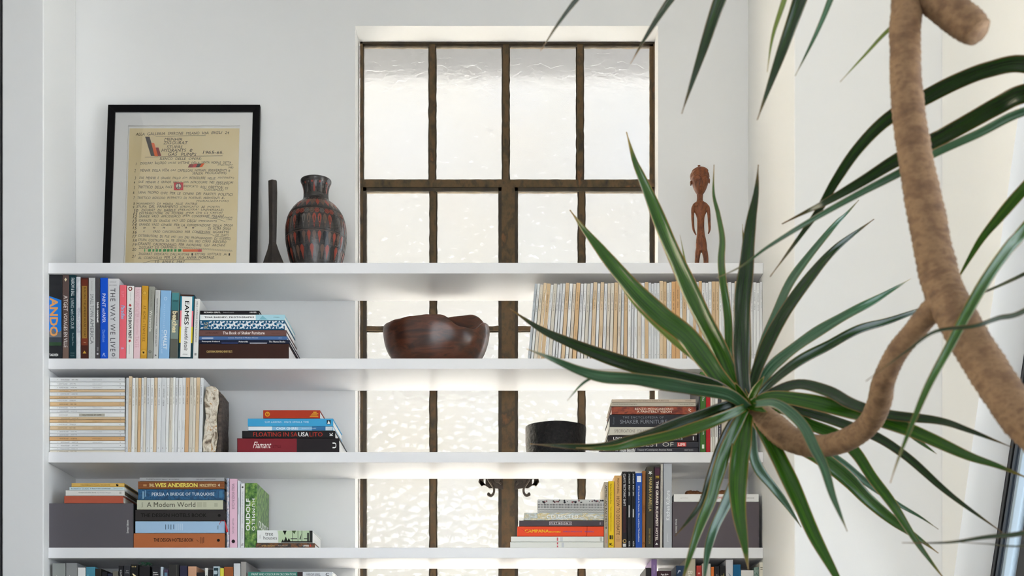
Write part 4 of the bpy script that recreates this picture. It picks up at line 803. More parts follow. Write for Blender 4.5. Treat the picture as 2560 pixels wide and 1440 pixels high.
# ---- forged spike
SPK = mottle('forged_dark_iron', ['#17130f', '#2b231d', '#3a3029'], (40, 40, 25), .5, 8, .5, .003)
sy = .09
def spx(px): return X(px, sy)-X(682, sy)
def spz(py): return Z(py, sy)-SH[0]-.0006
rs = []
for (py, xa, xb, d) in [(451, 670.5, 691.5, .020), (480, 671, 692.5, .020), (540, 672, 691.5, .019), (590, 672.5, 690.5, .018), (607, 672, 690, .018), (625, 668, 696, .026), (645, 661, 704, .040), (660, 656, 710, .05), (674, 652, 714, .055)]:
    rs.append((spz(py), spx(xa), spx(xb), d))
rs.append((0.0, spx(651), spx(715), .057))
q = MB(); vs = []; fs = []
for z, a, b, d in rs:
    m_ = a+(b-a)*.52
    vs += [(a, 0, z), (m_, -d*.55, z), (b, -d*.12, z), (b, d*.45, z), (a, d*.45, z)]
for i in range(len(rs)-1):
    for k in range(5): fs.append((5*i+k, 5*i+(k+1) % 5, 5*i+5+(k+1) % 5, 5*i+5+k))
fs += [(0, 1, 2, 3, 4), tuple(5*(len(rs)-1)+k for k in range(5))]
q.add(vs, fs, SPK); o = q.build('iron_spike', loc=(X(682, sy), sy, SH[0]+.0006), bevel=.0015)
tag(o, 'tall dark iron spike with a flared foot standing between the framed poster and the vase', 'ornament')

# ---- lathe helper
def lathe(prof, n, m, ell=(1, 1), fnr=None, close=False):
    q = MB(); vs = []; fs = []; k = len(prof)
    for i in range(n):
        a = 2*math.pi*i/n
        for j, (r, z) in enumerate(prof):
            dr, dz = fnr(a, j, r, z) if fnr else (0, 0)
            vs.append(((r+dr)*math.cos(a)*ell[0], (r+dr)*math.sin(a)*ell[1], z+dz))
    for i in range(n):
        for j in range(k-1): fs.append((i*k+j, ((i+1) % n)*k+j, ((i+1) % n)*k+j+1, i*k+j+1))
    if prof[0][0] > 1e-6: fs.append(tuple(i*k for i in range(n)))
    if prof[-1][0] > 1e-6: fs.append(tuple(i*k+k-1 for i in range(n)))
    q.add(vs, fs, m); return q
def crom(pts, sub):
    out = []
    for i in range(len(pts)-1):
        p0, p1, p2, p3 = [Vector(pts[min(max(j, 0), len(pts)-1)]) for j in (i-1, i, i+1, i+2)]
        for s in range(sub):
            t = s/sub; out.append(tuple(.5*((2*p1)+(p2-p0)*t+(2*p0-5*p1+4*p2-p3)*t*t+(-p0+3*p1-3*p2+p3)*t**3)))
    out.append(tuple(pts[-1])); return out
# ---- vase
vy = .14; s_ = sc(vy)
VB = mottle('dark_carved_gourd', ['#171414', '#2a2523', '#35302d', '#1d1a19'], (30, 30, 140), .27, 7, .35, .0012, spec=.6)
prof = [(50, 686), (57, 680), (66, 652), (73, 622), (76.3, 592), (74.5, 565), (66, 538), (50, 517), (35, 505), (31.5, 495), (31, 480), (34, 466), (38, 457), (38.2, 452.5)]
base = SH[0]+.0006
pr = crom([(r*s_, Z(y, vy)-base) for r, y in prof], 5); pr[0] = (pr[0][0], 0)
zz0 = pr[0][1]
inner = [(r-.0045, z) for r, z in pr[::-1]][:18]
q = lathe(pr+[(pr[-1][0]-.003, pr[-1][1]+.0008)]+inner, 96, VB)
def rad(z):
    for i in range(len(pr)-1):
        if pr[i][1] <= z <= pr[i+1][1] or i == len(pr)-2:
            t = (z-pr[i][1])/max(pr[i+1][1]-pr[i][1], 1e-6); return pr[i][0]+(pr[i+1][0]-pr[i][0])*t
RED = mat('vase_red', '#84301f', .33, .5); BRN = mat('vase_brown', '#5c4436', .33, .5); GRN = mat('vase_grey', '#55504c', .33, .5); DRK = mat('vase_black', '#0f0d0e', .25, .6)
def patch(th, rows, m, off=.0007):
    """rows: (photo y, half width px); a strip wrapped on the vase"""
    vs = []; fs = []
    for py, hwid in rows:
        z = Z(py, vy)-base; r = rad(z)+off
        for k in (-1, -.5, 0, .5, 1):
            a = th+k*hwid*s_/r; vs.append((r*math.cos(a), r*math.sin(a), z))
    for i in range(len(rows)-1):
        for k in range(4): fs.append((5*i+k, 5*i+k+1, 5*i+6+k, 5*i+5+k))
    q.add(vs, fs, m)
def circ(th, py, r_, m, off=.0007): patch(th, [(py+r_*math.cos(a), r_*math.sin(a)+.01) for a in [math.pi*i/8 for i in range(9)]], m, off)
rv = random.Random(8)
def drops(y0, y1, n, w, seq, up=False):
    for i in range(n):
        th = 6.2832*(i+.5)/n; m = seq[i % len(seq)]; h = y1-y0
        rows = [(y0+h*t, w*f) for t, f in ((0, .15), (.08, .7), (.2, 1), (.35, .95), (.6, .5), (.85, .2), (1, .05))]
        if up: rows = [(y0+y1-y, w_) for y, w_ in rows]
        patch(th, rows, m)
drops(462, 491, 22, 2.6, [RED, DRK, GRN, DRK], True)
for i in range(22): circ(6.2832*i/22, 466, 2.6, [RED, GRN][i % 2], .001)
for i in range(30):
    th = 6.2832*i/30
    patch(th, [(507, .1), (518, 3.6), (529, .1)], BRN); patch(th+.105, [(514, .1), (526, 4.8), (538, .1)], RED if i % 2 else BRN)
    patch(th, [(526, .2), (540, 5)], DRK)
patch_full = lambda y0, y1, m: [patch(6.2832*i/48, [(y0, 76*6.2832/96*.98), (y1, 76*6.2832/96*.98)], m) for i in range(48)]
for i in range(36):
    th = 6.2832*i/36; m = [RED, RED, GRN, BRN, RED, GRN][i % 6]
    circ(th, 552, 6, m); circ(th, 552, 4, DRK, .001); circ(th, 552, 3, m, .0013); circ(th, 552, 1.2, DRK, .0016)
drops(560, 597, 36, 4.6, [RED, BRN, RED, DRK, GRN, BRN, RED])
drops(566, 600, 36, 1.2, [DRK])
drops(603, 633, 36, 4.4, [BRN, RED, BRN, RED, DRK])
drops(634, 668, 34, 4.8, [RED, GRN, BRN, RED, DRK])
for (y0, y1) in ((541, 542.3), (545, 546), (598.5, 599.5), (601, 602), (632.5, 633.5), (501.5, 503)):
    for i in range(48): patch(6.2832*i/48, [(y0, rad(Z(y0, vy)-base)/s_*6.2832/96), (y1, rad(Z(y1, vy)-base)/s_*6.2832/96)], BRN if y0 in (545, 601) else DRK, .0009)
o = q.build('vase', loc=(X(790, vy), vy, base), smooth=True)
tag(o, 'dark bulbous vase patterned with red and brown drops on the top shelf', 'vase')

# ---- carved figure
fy = .12; k_ = sc(fy)/4.644
def fz(Y_): return Z(390+Y_/4.644, fy)-SH[0]-.0006
FIGX = X(1640+515/4.644, fy)
def ellips(q, cx, cy, cz, rx, ry, rz, m, n=16, rot=0):
    vs = []; fs = []
    for i in range(n//2+1):
        ph = math.pi*i/(n//2)
        for j in range(n):
            th = 2*math.pi*j/n; x, y, z = rx*math.sin(ph)*math.cos(th), ry*math.sin(ph)*math.sin(th), rz*math.cos(ph)
            if rot: x, z = x*math.cos(rot)+z*math.sin(rot), -x*math.sin(rot)+z*math.cos(rot)
            vs.append((cx+x, cy+y, cz+z))
    for i in range(n//2):
        for j in range(n): fs.append((i*n+j, i*n+(j+1) % n, (i+1)*n+(j+1) % n, (i+1)*n+j))
    q.add(vs, fs, m)
def loft(q, rings, m, n=20):
    """rings: (x, y, z, rx, ry)"""
    rr = crom(rings, 3); vs = []; fs = []
    for x, y, z, rx, ry in rr:
        for j in range(n):
            a = 2*math.pi*j/n; vs.append((x+rx*math.cos(a), y+ry*math.sin(a), z))
    for i in range(len(rr)-1):
        for j in range(n): fs.append((i*n+j, i*n+(j+1) % n, (i+1)*n+(j+1) % n, (i+1)*n+j))
    fs += [tuple(range(n)), tuple((len(rr)-1)*n+j for j in range(n))]
    q.add(vs, fs, m)
# mathutils Vectors only go up to 4 comfortably; use plain lists for crom here
def crom(pts, sub):
    out = []; n = len(pts[0])
    for i in range(len(pts)-1):
        p = [pts[min(max(j, 0), len(pts)-1)] for j in (i-1, i, i+1, i+2)]
        for s in range(sub):
            t = s/sub
            out.append(tuple(.5*((2*p[1][c])+(p[2][c]-p[0][c])*t+(2*p[0][c]-5*p[1][c]+4*p[2][c]-p[3][c])*t*t+(-p[0][c]+3*p[1][c]-3*p[2][c]+p[3][c])*t**3) for c in range(n)))
    out.append(tuple(pts[-1])); return out
WD = mottle('carved_reddish_wood', ['#32180b', '#60321a', '#7e4726', '#40200f'], (60, 60, 24), .5, 9, .5, .002)
def remeshed(q, name, voxel, m, loc, label, cat, smooth=2, warp=None):
    me = bpy.data.meshes.new('raw'); me.from_pydata(q.v, [], q.f); me.update()
    bm = bmesh.new(); bm.from_mesh(me); bmesh.ops.recalc_face_normals(bm, faces=bm.faces); bm.to_mesh(me); bm.free()
    ob = bpy.data.objects.new('raw', me); C.objects.link(ob)
    md = ob.modifiers.new('r', 'REMESH'); md.mode = 'VOXEL'; md.voxel_size = voxel
    ms = ob.modifiers.new('s', 'SMOOTH'); ms.iterations = smooth; ms.factor = .5
    dg = bpy.context.evaluated_depsgraph_get(); me2 = bpy.data.meshes.new_from_object(ob.evaluated_get(dg))
    bpy.data.objects.remove(ob)
    if warp:
        for v in me2.vertices: v.co = warp(v.co)
    me2.materials.clear()
    o = link(name, me2, m, None, True, loc); tag(o, label, cat); return o
q = MB(); hx = lambda X_: (X_-515)*k_
loft(q, [(hx(513), -.004, fz(460), 12*k_, 14*k_), (hx(512), -.004, fz(448), 34*k_, 40*k_), (hx(512), -.002, fz(410), 60*k_, 72*k_), (hx(512), 0, fz(350), 85*k_, 88*k_), (hx(512), 0, fz(290), 98*k_, 98*k_), (hx(512), 0, fz(240), 100*k_, 104*k_), (hx(513), .002, fz(190), 92*k_, 100*k_), (hx(510), .003, fz(150), 60*k_, 74*k_), (hx(505), .003, fz(132), 22*k_, 30*k_)], WD)
ellips(q, hx(512), .0115, fz(222), 114*k_, 112*k_, 88*k_, WD, 20)       # cap
HR = [(460, 12, 14, -.004), (448, 34, 40, -.004), (410, 60, 72, -.002), (350, 85, 88, 0), (290, 98, 98, 0), (240, 100, 104, 0), (190, 92, 100, .002), (150, 60, 74, .003), (132, 22, 30, .003)]
def hy(X_, Y_):
    '''front of the head at zoom position X_, Y_'''
    for i in range(len(HR)-1):
        if HR[i+1][0] <= Y_ <= HR[i][0]:
            t = (HR[i][0]-Y_)/(HR[i][0]-HR[i+1][0]); rx = HR[i][1]+(HR[i+1][1]-HR[i][1])*t; ry = HR[i][2]+(HR[i+1][2]-HR[i][2])*t; cy = HR[i][3]+(HR[i+1][3]-HR[i][3])*t
            return cy-ry*k_*math.sqrt(max(0, 1-((X_-512)/rx)**2))
    return 0
for i in range(33):                                                    # cap brim, an arch over the forehead
    t = -1+2*i/32; X_ = 512+t*101; Y_ = 176+66*abs(t)**2.2; ellips(q, hx(X_), min(hy(X_, Y_), .012)-.0006, fz(Y_), 10*k_, 11*k_, 9*k_, WD, 8)
loft(q, [(hx(512), .001, fz(176), 97*k_, 104*k_), (hx(512), .001, fz(160), 80*k_, 90*k_), (hx(510), .002, fz(138), 45*k_, 50*k_), (hx(506), .003, fz(126), 18*k_, 22*k_)], WD)
loft(q, [(hx(501), .003, fz(135), 15*k_, 15*k_), (hx(501), .003, fz(118), 12*k_, 12*k_), (hx(501), .003, fz(106), 20*k_, 18*k_)], WD, 12)
for s2, ex, ey in ((-1, 406, 312), (1, 619, 285)): ellips(q, hx(ex), .004, fz(ey), 11*k_, 20*k_, 32*k_, WD, 10)
for (Y_, w_, o_) in ((388, 14, .0022), (380, 19, .0052), (370, 17, .0058), (358, 11, .0046), (345, 9, .0040), (330, 8, .0034), (315, 8, .0030), (300, 8, .0026), (285, 10, .0020), (272, 13, .0014)):
    ellips(q, hx(514), hy(514, Y_)-o_+.0035, fz(Y_), w_*k_, .0045, 10*k_, WD, 10)
for s2 in (-1, 1):
    ellips(q, hx(514+s2*52), hy(514+s2*52, 304)+.0012, fz(304), 30*k_, .0040, 12*k_, WD, 12, .12*s2)
    for i in range(15):
        t = i/14; X_ = 514+s2*(14+72*t); Y_ = 288-34*math.sin(math.pi*(t*.75+.12)); ellips(q, hx(X_), hy(X_, Y_)+.0002, fz(Y_), 7*k_, .0030, 6*k_, WD, 8)
    for i in range(9):
        t = i/8; X_ = 514+s2*(22+60*t); Y_ = 308+9*math.sin(math.pi*t); ellips(q, hx(X_), hy(X_, Y_)+.0010, fz(Y_), 5*k_, .0030, 3.5*k_, WD, 8)
ellips(q, hx(513), hy(513, 404)+.0004, fz(404), 21*k_, .0042, 6.5*k_, WD, 10); ellips(q, hx(513), hy(513, 418)+.0006, fz(418), 18*k_, .0040, 6.5*k_, WD, 10)
loft(q, [(hx(510), .002, fz(540), 44*k_, 40*k_), (hx(510), .002, fz(500), 35*k_, 35*k_), (hx(511), .002, fz(440), 38*k_, 40*k_)], WD)
loft(q, [(hx(527), 0, fz(1110), 62*k_, 42*k_), (hx(527), 0, fz(1050), 66*k_, 50*k_), (hx(523), 0, fz(980), 60*k_, 48*k_), (hx(520), -.002, fz(930), 50*k_, 50*k_), (hx(518), 0, fz(860), 44*k_, 44*k_), (hx(518), 0, fz(760), 43*k_, 40*k_), (hx(517), 0, fz(700), 50*k_, 42*k_), (hx(516), 0, fz(640), 76*k_, 48*k_), (hx(515), 0, fz(590), 94*k_, 50*k_), (hx(514), 0, fz(556), 82*k_, 44*k_), (hx(512), 0, fz(530), 40*k_, 36*k_)], WD)
def limb(q, pts, m):
    pts = [(hx(a), y, fz(b), r*k_) for a, b, y, r in pts]
    tube([p[:3] for p in pts], [p[3] for p in pts], 10, m, q=q)
limb(q, [(462, 578, 0, 18), (434, 602, -.001, 24), (424, 680, -.002, 18), (426, 780, -.004, 16), (432, 860, -.008, 14), (448, 905, -.011, 10), (460, 932, -.012, 6)], WD)
limb(q, [(570, 578, 0, 18), (597, 596, -.001, 26), (612, 670, -.002, 19), (616, 770, -.004, 17), (618, 850, -.008, 15), (612, 890, -.011, 11), (601, 916, -.012, 7)], WD)
zend = 390+(Z(1, 0)*0)  # keep helper names local
low_y = (HY-(SH[0]+.0006-CZ)/sc(fy)-390)*4.644
limb(q, [(495, 1080, 0, 36), (484, 1130, -.002, 34), (478, 1190, -.003, 29), (474, 1240, 0, 27), (474, 1300, 0, 26), (474, low_y-14, 0, 26)], WD)
limb(q, [(558, 1080, 0, 36), (568, 1130, -.002, 34), (577, 1190, -.003, 31), (580, 1240, 0, 30), (580, 1300, 0, 27), (580, low_y-14, 0, 27)], WD)
for fx_ in (474, 580): ellips(q, hx(fx_), -.008, .0062, 28*k_, 48*k_, .0062, WD, 12)
ellips(q, hx(527), -.016, fz(905), 12*k_, 12*k_, 12*k_, WD, 8)
for s2 in (-1, 1): ellips(q, hx(515+s2*50), -.012, fz(590), 24*k_, 16*k_, 18*k_, WD, 10)
remeshed(q, 'figurine', .0010, WD, (FIGX, fy, SH[0]+.0006), 'slender reddish wooden figurine with a capped head, right of the window on the top shelf', 'figurine', 1)

# ================================================================ OBJECTS ON THE MIDDLE SHELVES
by = .157; BW = mottle('dark_polished_bowl_wood', ['#1f0e09', '#40200f', '#5c301c', '#28140c'], (7, 14, 34), .28, 9, .25, .002, dist=.6, spec=.6)
Rb = 133*sc(by); hb = .163
pr = [(.62, 0), (.70, .002), (.765, .02), (.85, .045), (.93, .078), (.98, .115), (1.0, .145), (.992, .163), (.975, .166), (.955, .160), (.93, .12), (.86, .07), (.70, .03), (.4, .018), (0.0001, .016)]
def rim(a, j, r, z):
    a = (a+math.pi) % (2*math.pi)-math.pi
    dip = -.040*math.exp(-((a+.93)/.36)**4)+.082*math.exp(-((a-1.22)/.80)**4)+.002*math.sin(a*3)+.0007*math.sin(a*17)+.0015*noise.noise(Vector((a*9, 0, 0)))
    f = min(1, max(0, (z-.05)/.10))
    return (r*.012*math.sin(a*2+z*20)+.0015*noise.noise(Vector((math.cos(a)*4, math.sin(a)*4, z*30))), dip*f)
pr = [(r*Rb, z) for r, z in crom([list(p) for p in pr], 2)]
q = lathe(pr, 110, BW, (1, .148/Rb), rim)
o = q.build('bowl', loc=(X(1091, by), by, SH[1]+.0006), smooth=True)
tag(o, 'large dark polished wooden bowl with a chipped uneven rim, in front of the window', 'bowl')
py_ = .125; ST = mottle('rough_black_stone', ['#060505', '#110f0e', '#1b1816', '#3f3833'], (75, 75, 75), .5, 10, 1.0, .006, spec=.25, lo=.35, hi=.8)
Rp = 76*sc(py_)
hp = Z(1052, py_-Rp)-SH[2]
pr = crom([[.86*Rp, 0], [.93*Rp, .003], [.965*Rp, .03], [.99*Rp, .07], [Rp, hp-.006], [.985*Rp, hp], [.90*Rp, hp-.001], [.87*Rp, hp-.01], [.85*Rp, .03], [.8*Rp, .015], [.001, .012]], 4)
def rough(a, j, r, z): 
    v = Vector((math.cos(a)*r*40, math.sin(a)*r*40, z*40)); return (.0016*noise.noise(v)+.0008*noise.noise(v*3.1), .0012*noise.noise(v*.7+Vector((5, 5, 5))) if z > .02 else 0)
q = lathe([tuple(p) for p in pr], 120, ST, (1, 1), rough)
o = q.build('stone_pot', loc=(X(1389, py_), py_, SH[2]+.0006), smooth=True)
tag(o, 'rough black stone pot standing in front of the window on the second shelf', 'pot')
# stone slab
ly = .015; S = sc(ly)
out = [(506.5, 1130), (507, 1105), (511, 1075), (514, 1040), (511.5, 1010), (512, 985), (516, 968), (528, 965), (538, 967), (545, 974), (546, 1000), (543, 1025), (540.5, 1045), (541.5, 1072), (543.5, 1092), (539, 1112), (538, 1130)]
root = empty('stone_slab', (X(506, ly), ly, SH[2]+.0006), 'upright slab of cream petrified wood with dark bark, holding up the magazines', 'bookend')
def slabmesh(poly_, y0, y1, m, name, amp, seed):
    pts = [((a-506)*S, max(0, Z(b, ly)-SH[2]-.0006)) for a, b in poly_]
    q = MB(); q.prism(pts, lambda p, a: (p[0], a, p[1]), y0, y1, m)
    me = bpy.data.meshes.new(name); me.from_pydata(q.v, [], q.f); me.update()
    bm = bmesh.new(); bm.from_mesh(me); bmesh.ops.triangulate(bm, faces=bm.faces)
    for _ in range(5):
        es = [e for e in bm.edges if e.calc_length() > .0055]
        if es: bmesh.ops.subdivide_edges(bm, edges=es, cuts=1); bmesh.ops.triangulate(bm, faces=[f for f in bm.faces if len(f.verts) > 3])
    bmesh.ops.recalc_face_normals(bm, faces=bm.faces); bm.normal_update()
    for v in bm.verts:
        n_ = noise.noise(v.co*45+Vector((seed, 0, 0)))+.5*noise.noise(v.co*130)
        d = v.normal*n_*amp
        if v.co.z < .002: d.z = 0
        v.co += d
        v.co.z = max(v.co.z, 0); v.co.y = max(v.co.y, -.004)
    bm.to_mesh(me); bm.free()
    return link(name, me, m, root, True)
slabmesh(out, 0, .145, mottle('petrified_wood_face', ['#4a4038', '#8c7a66', '#cfc3ae', '#e3dccd', '#b98a4c', '#7a6a58'], (45, 45, 30), .6, 12, .8, .004, dist=1.2, lo=.28, hi=.74), 'stone', .0028, 1)
bk = [(546.5, 976), (552, 984), (553, 1010), (551, 1060), (552, 1100), (550, 1130), (539.5, 1130), (541, 1112), (545, 1092), (543, 1070), (542, 1045), (545, 1025), (547.5, 1000)]
slabmesh(bk, .010, .140, mottle('dark_bark', ['#2a2320', '#4f443d', '#5f534a'], (30, 30, 90), .7, 9, .8, .003), 'bark', .001, 7)
# driftwood
q = MB(); DW = mottle('holey_driftwood', ['#3a2114', '#80502f', '#a06a42', '#5c361f'], (60, 60, 60), .7, 8, .7, .003)
dy_ = .10; rd = random.Random(5); Lx = 101*sc(dy_)
for i in range(26):
    t = i/25; x = t*Lx
    ellips(q, x, .012*math.sin(t*7), .0135+.004*math.sin(t*9), .0095+rd.uniform(0, .003), .018+rd.uniform(0, .006), .011+rd.uniform(-.002, .003)-(.005 if t > .45 and t < .6 else 0), DW, 12)
def holes(co):
    n_ = noise.cell(co*0); v = noise.voronoi(co*50+Vector((3, 1, 2)))[0]; d = v[0]
    f = -.012*max(0, 1-d/.45)**.8+.0015*noise.noise(co*140)
    c = Vector((co.x, .012*math.sin(co.x/Lx*7), .0135)); r = (co-c)
    out_ = co+r.normalized()*f; out_.z = max(out_.z, 0); return out_
remeshed(q, 'driftwood', .0016, DW, (X(1719, dy_), dy_, Z(1234.8, .012)+.0008), 'piece of brown driftwood full of holes, lying on the white book at the right', 'driftwood', 2, holes)
# ================================================================ THE PLANT
BARK = mottle('ringed_plant_bark', ['#5c442f', '#6d5239', '#806447', '#644a34'], (38, 38, 60), .8, 8, .6, .004)
def leaf_mat(name, c1, c2, edge):
    m = bpy.data.materials.new(name); m.use_nodes = True; nt = m.node_tree; b = nt.nodes['Principled BSDF']
    uv = nt.nodes.new('ShaderNodeUVMap'); sp = nt.nodes.new('ShaderNodeSeparateXYZ'); nt.links.new(uv.outputs[0], sp.inputs[0])
    mp = nt.nodes.new('ShaderNodeMapping'); mp.inputs['Scale'].default_value = (26, 2.5, 1); nt.links.new(uv.outputs[0], mp.inputs[0])
    n = nt.nodes.new('ShaderNodeTexNoise'); n.inputs['Scale'].default_value = 1; n.inputs['Detail'].default_value = 4; nt.links.new(mp.outputs[0], n.inputs['Vector'])
    mx = nt.nodes.new('ShaderNodeMix'); mx.data_type = 'RGBA'; rp_ = nt.nodes.new('ShaderNodeMapRange'); rp_.inputs[1].default_value = .36; rp_.inputs[2].default_value = .66; nt.links.new(n.outputs['Fac'], rp_.inputs[0]); nt.links.new(rp_.outputs[0], mx.inputs[0]); mx.inputs[6].default_value = lin(c1); mx.inputs[7].default_value = lin(c2)
    # red brown margin where |u-.5| is large
    s = nt.nodes.new('ShaderNodeMath'); s.operation = 'SUBTRACT'; s.inputs[1].default_value = .5; nt.links.new(sp.outputs[0], s.inputs[0])
    a = nt.nodes.new('ShaderNodeMath'); a.operation = 'ABSOLUTE'; nt.links.new(s.outputs[0], a.inputs[0])
    r = nt.nodes.new('ShaderNodeMapRange'); r.inputs[1].default_value = .43; r.inputs[2].default_value = .475; nt.links.new(a.outputs[0], r.inputs[0])
    t = nt.nodes.new('ShaderNodeMapRange'); t.inputs[1].default_value = .90; t.inputs[2].default_value = .99; nt.links.new(sp.outputs[1], t.inputs[0])
    mmx = nt.nodes.new('ShaderNodeMath'); mmx.operation = 'MAXIMUM'; nt.links.new(r.outputs[0], mmx.inputs[0]); nt.links.new(t.outputs[0], mmx.inputs[1])
    m2 = nt.nodes.new('ShaderNodeMix'); m2.data_type = 'RGBA'; nt.links.new(mmx.outputs[0], m2.inputs[0]); nt.links.new(mx.outputs[2], m2.inputs[6]); m2.inputs[7].default_value = lin(edge)
    nt.links.new(m2.outputs[2], b.inputs['Base Color']); b.inputs['Roughness'].default_value = .21; b.inputs['Specular IOR Level'].default_value = .55
    bp = nt.nodes.new('ShaderNodeBump'); bp.inputs['Strength'].default_value = .25; bp.inputs['Distance'].default_value = .001
    nt.links.new(n.outputs['Fac'], bp.inputs['Height']); nt.links.new(bp.outputs['Normal'], b.inputs['Normal'])
    tl = nt.nodes.new('ShaderNodeBsdfTranslucent'); hs = nt.nodes.new('ShaderNodeHueSaturation'); hs.inputs['Value'].default_value = 1.7; nt.links.new(m2.outputs[2], hs.inputs['Color']); nt.links.new(hs.outputs[0], tl.inputs[0])
    ms = nt.nodes.new('ShaderNodeMixShader'); ms.inputs[0].default_value = .2; nt.links.new(b.outputs[0], ms.inputs[1]); nt.links.new(tl.outputs[0], ms.inputs[2])
    nt.links.new(ms.outputs[0], nt.nodes['Material Output'].inputs[0])
    return m
LM = {'d': leaf_mat('dark_green_leaf', '#091506', '#1e3d0c', '#6a5028'), 'm': leaf_mat('green_leaf', '#153006', '#38680f', '#8a6c34'), 'y': leaf_mat('yellow_green_leaf', '#4f6a1c', '#7c8a34', '#8c7a44'), 'g': leaf_mat('grey_green_leaf', '#17331c', '#4a7452', '#7c6c44')}
plant = empty('dragon_tree', (X(2700)*.5, -2.9, 0), 'large dragon tree in the foreground with curving trunk and rosettes of narrow leaves', 'plant')
plant.location = (.92, -2.75, .32)
PLV = Vector(plant.location)
def leaf(pts, w, d0=2.6, d1=None, kind='m', roll=0.0, gut=.28):
    """pts in photo pixels from base to tip; w the widest width in pixels; d0/d1 distance of base and tip"""
    d1 = d1 if d1 is not None else d0
    n0 = len(pts); raw = []
    for i, (a, b) in enumerate(pts):
        t = i/(n0-1); d = d0+(d1-d0)*t; raw.append(list(P(a, b, d)))
    cv = crom(raw, 6)
    # arc-length
    cv = [Vector(c) for c in cv]; n = len(cv); L = [0]
    for i in range(1, n): L.append(L[-1]+(cv[i]-cv[i-1]).length)
    tot = L[-1]; vs = []; fs = []; uvs = []
    dm = (d0+d1)/2; W_ = w*.91*dm/F
    for i, c in enumerate(cv):
        t = L[i]/tot
        tg = (cv[min(i+1, n-1)]-cv[max(i-1, 0)]).normalized()
        view = (c-Vector((0, CY, CZ))).normalized(); side = tg.cross(view).normalized(); nor = side.cross(tg).normalized()
        ro = roll*math.sin(t*3.0+.4)
        sd = side*math.cos(ro)+nor*math.sin(ro); nn = nor*math.cos(ro)-side*math.sin(ro)
        f = (.62+.38*min(1, t/.25))*(1-max(0, (t-.35)/.65)**1.8); hw_ = max(W_*f/2, W_*.025)
        wv = .0018*math.sin(t*23+w)*(W_/.04)
        for k, (u, g) in enumerate(((-1, 1), (-.5, .42), (0, 0), (.5, .42), (1, 1))):
            vs.append(c+sd*hw_*u+nn*(-gut*hw_*g+wv*u)); uvs.append(((u+1)/2, t))
    for i in range(n-1):
        for k in range(4): fs.append((5*i+k, 5*i+k+1, 5*i+6+k, 5*i+5+k))
    me = bpy.data.meshes.new('leaf'); me.from_pydata([v-PLV for v in vs], [], fs); me.update()
    ul = me.uv_layers.new(name='UVMap')
    for lp in me.loops: ul.data[lp.index].uv = uvs[lp.vertex_index]
    o = link('leaf', me, LM[kind], plant, True)
    md = o.modifiers.new('thick', 'SOLIDIFY'); md.thickness = .0009; md.offset = 0
    return o
def z1(*p): return [(1920+a/2, b/2) for a, b in p]
def z2(*p): return [(1920+a/2, 720+b/2) for a, b in p]
def z3(*p): return [(1300+a/2.4, 400+b/2.4) for a, b in p]
def z5(*p): return [(1500+a/3.273, 1000+b/3.273) for a, b in p]
c0 = (1868, 1012)
# upper left fan
leaf([c0, (1829, 937), (1800, 870), (1758, 787), (1717, 700), (1675, 608), (1633, 508), (1604, 442), (1586, 400), (1566, 330)], 52, 2.6, 2.8, 'm', .5)
leaf([(1858, 1010), (1800, 945), (1767, 900), (1717, 837), (1654, 787), (1592, 729), (1533, 662), (1496, 617), (1458, 571), (1425, 525)], 56, 2.6, 2.75, 'm', .3)
leaf([(1840, 1000), (1771, 925), (1675, 845), (1592, 765), (1545, 700), (1533, 668)], 15, 2.65, 2.9, 'y')
leaf([(1858, 1015), (1790, 965), (1675, 937), (1592, 915), (1508, 888), (1425, 856), (1350, 822), (1275, 772)], 42, 2.6, 2.7, 'd', .3)
leaf([(1868, 1018), (1821, 985), (1737, 969), (1675, 958), (1592, 945), (1508, 940), (1446, 924), (1383, 898), (1317, 872)], 46, 2.55, 2.3, 'g', .7)
leaf([(1520, 940), (1480, 945), (1450, 965), (1418, 1002)], 7, 2.4, 2.4, 'g')
leaf([(1862, 1010), (1827, 905), (1821, 796), (1808, 700), (1804, 650), (1806, 596), (1796, 537), (1784, 483), (1785, 412)], 23, 2.65, 2.9, 'm', .4)
leaf([(1868, 1010), (1858, 942), (1856, 858), (1858, 754), (1867, 671), (1872, 608), (1880, 542), (1890, 483), (1896, 412)], 50, 2.6, 2.6, 'd', .35)
leaf([(1850, 1000), (1800, 880), (1745, 760), (1719, 680), (1700, 587)], 12, 2.8, 2.95, 'y')
leaf([(1866, 1000), (1870, 900), (1868, 780), (1860, 640), (1856, 560)], 18, 2.8, 2.95, 'm')
# upper right fan
leaf([(1876, 1010), (1885, 950), (1920, 860), (1970, 770), (2040, 675), (2085, 625), (2130, 588), (2185, 548)], 36, 2.6, 2.75, 'd', .3)
leaf([(1876, 1010), (1898, 900), (1940, 790), (1975, 710), (2020, 645), (2085, 565), (2115, 535), (2147, 500)], 30, 2.7, 2.95, 'g', .6)
leaf([(1880, 1012), (1915, 940), (1960, 893), (2045, 832), (2120, 787), (2185, 752), (2225, 728), (2277, 697)], 38, 2.62, 2.8, 'g', .7)
leaf([(1880, 1012), (1925, 960), (1995, 905), (2070, 865), (2145, 825), (2220, 803), (2300, 775), (2380, 750)], 29, 2.6, 2.8, 'd', .3)
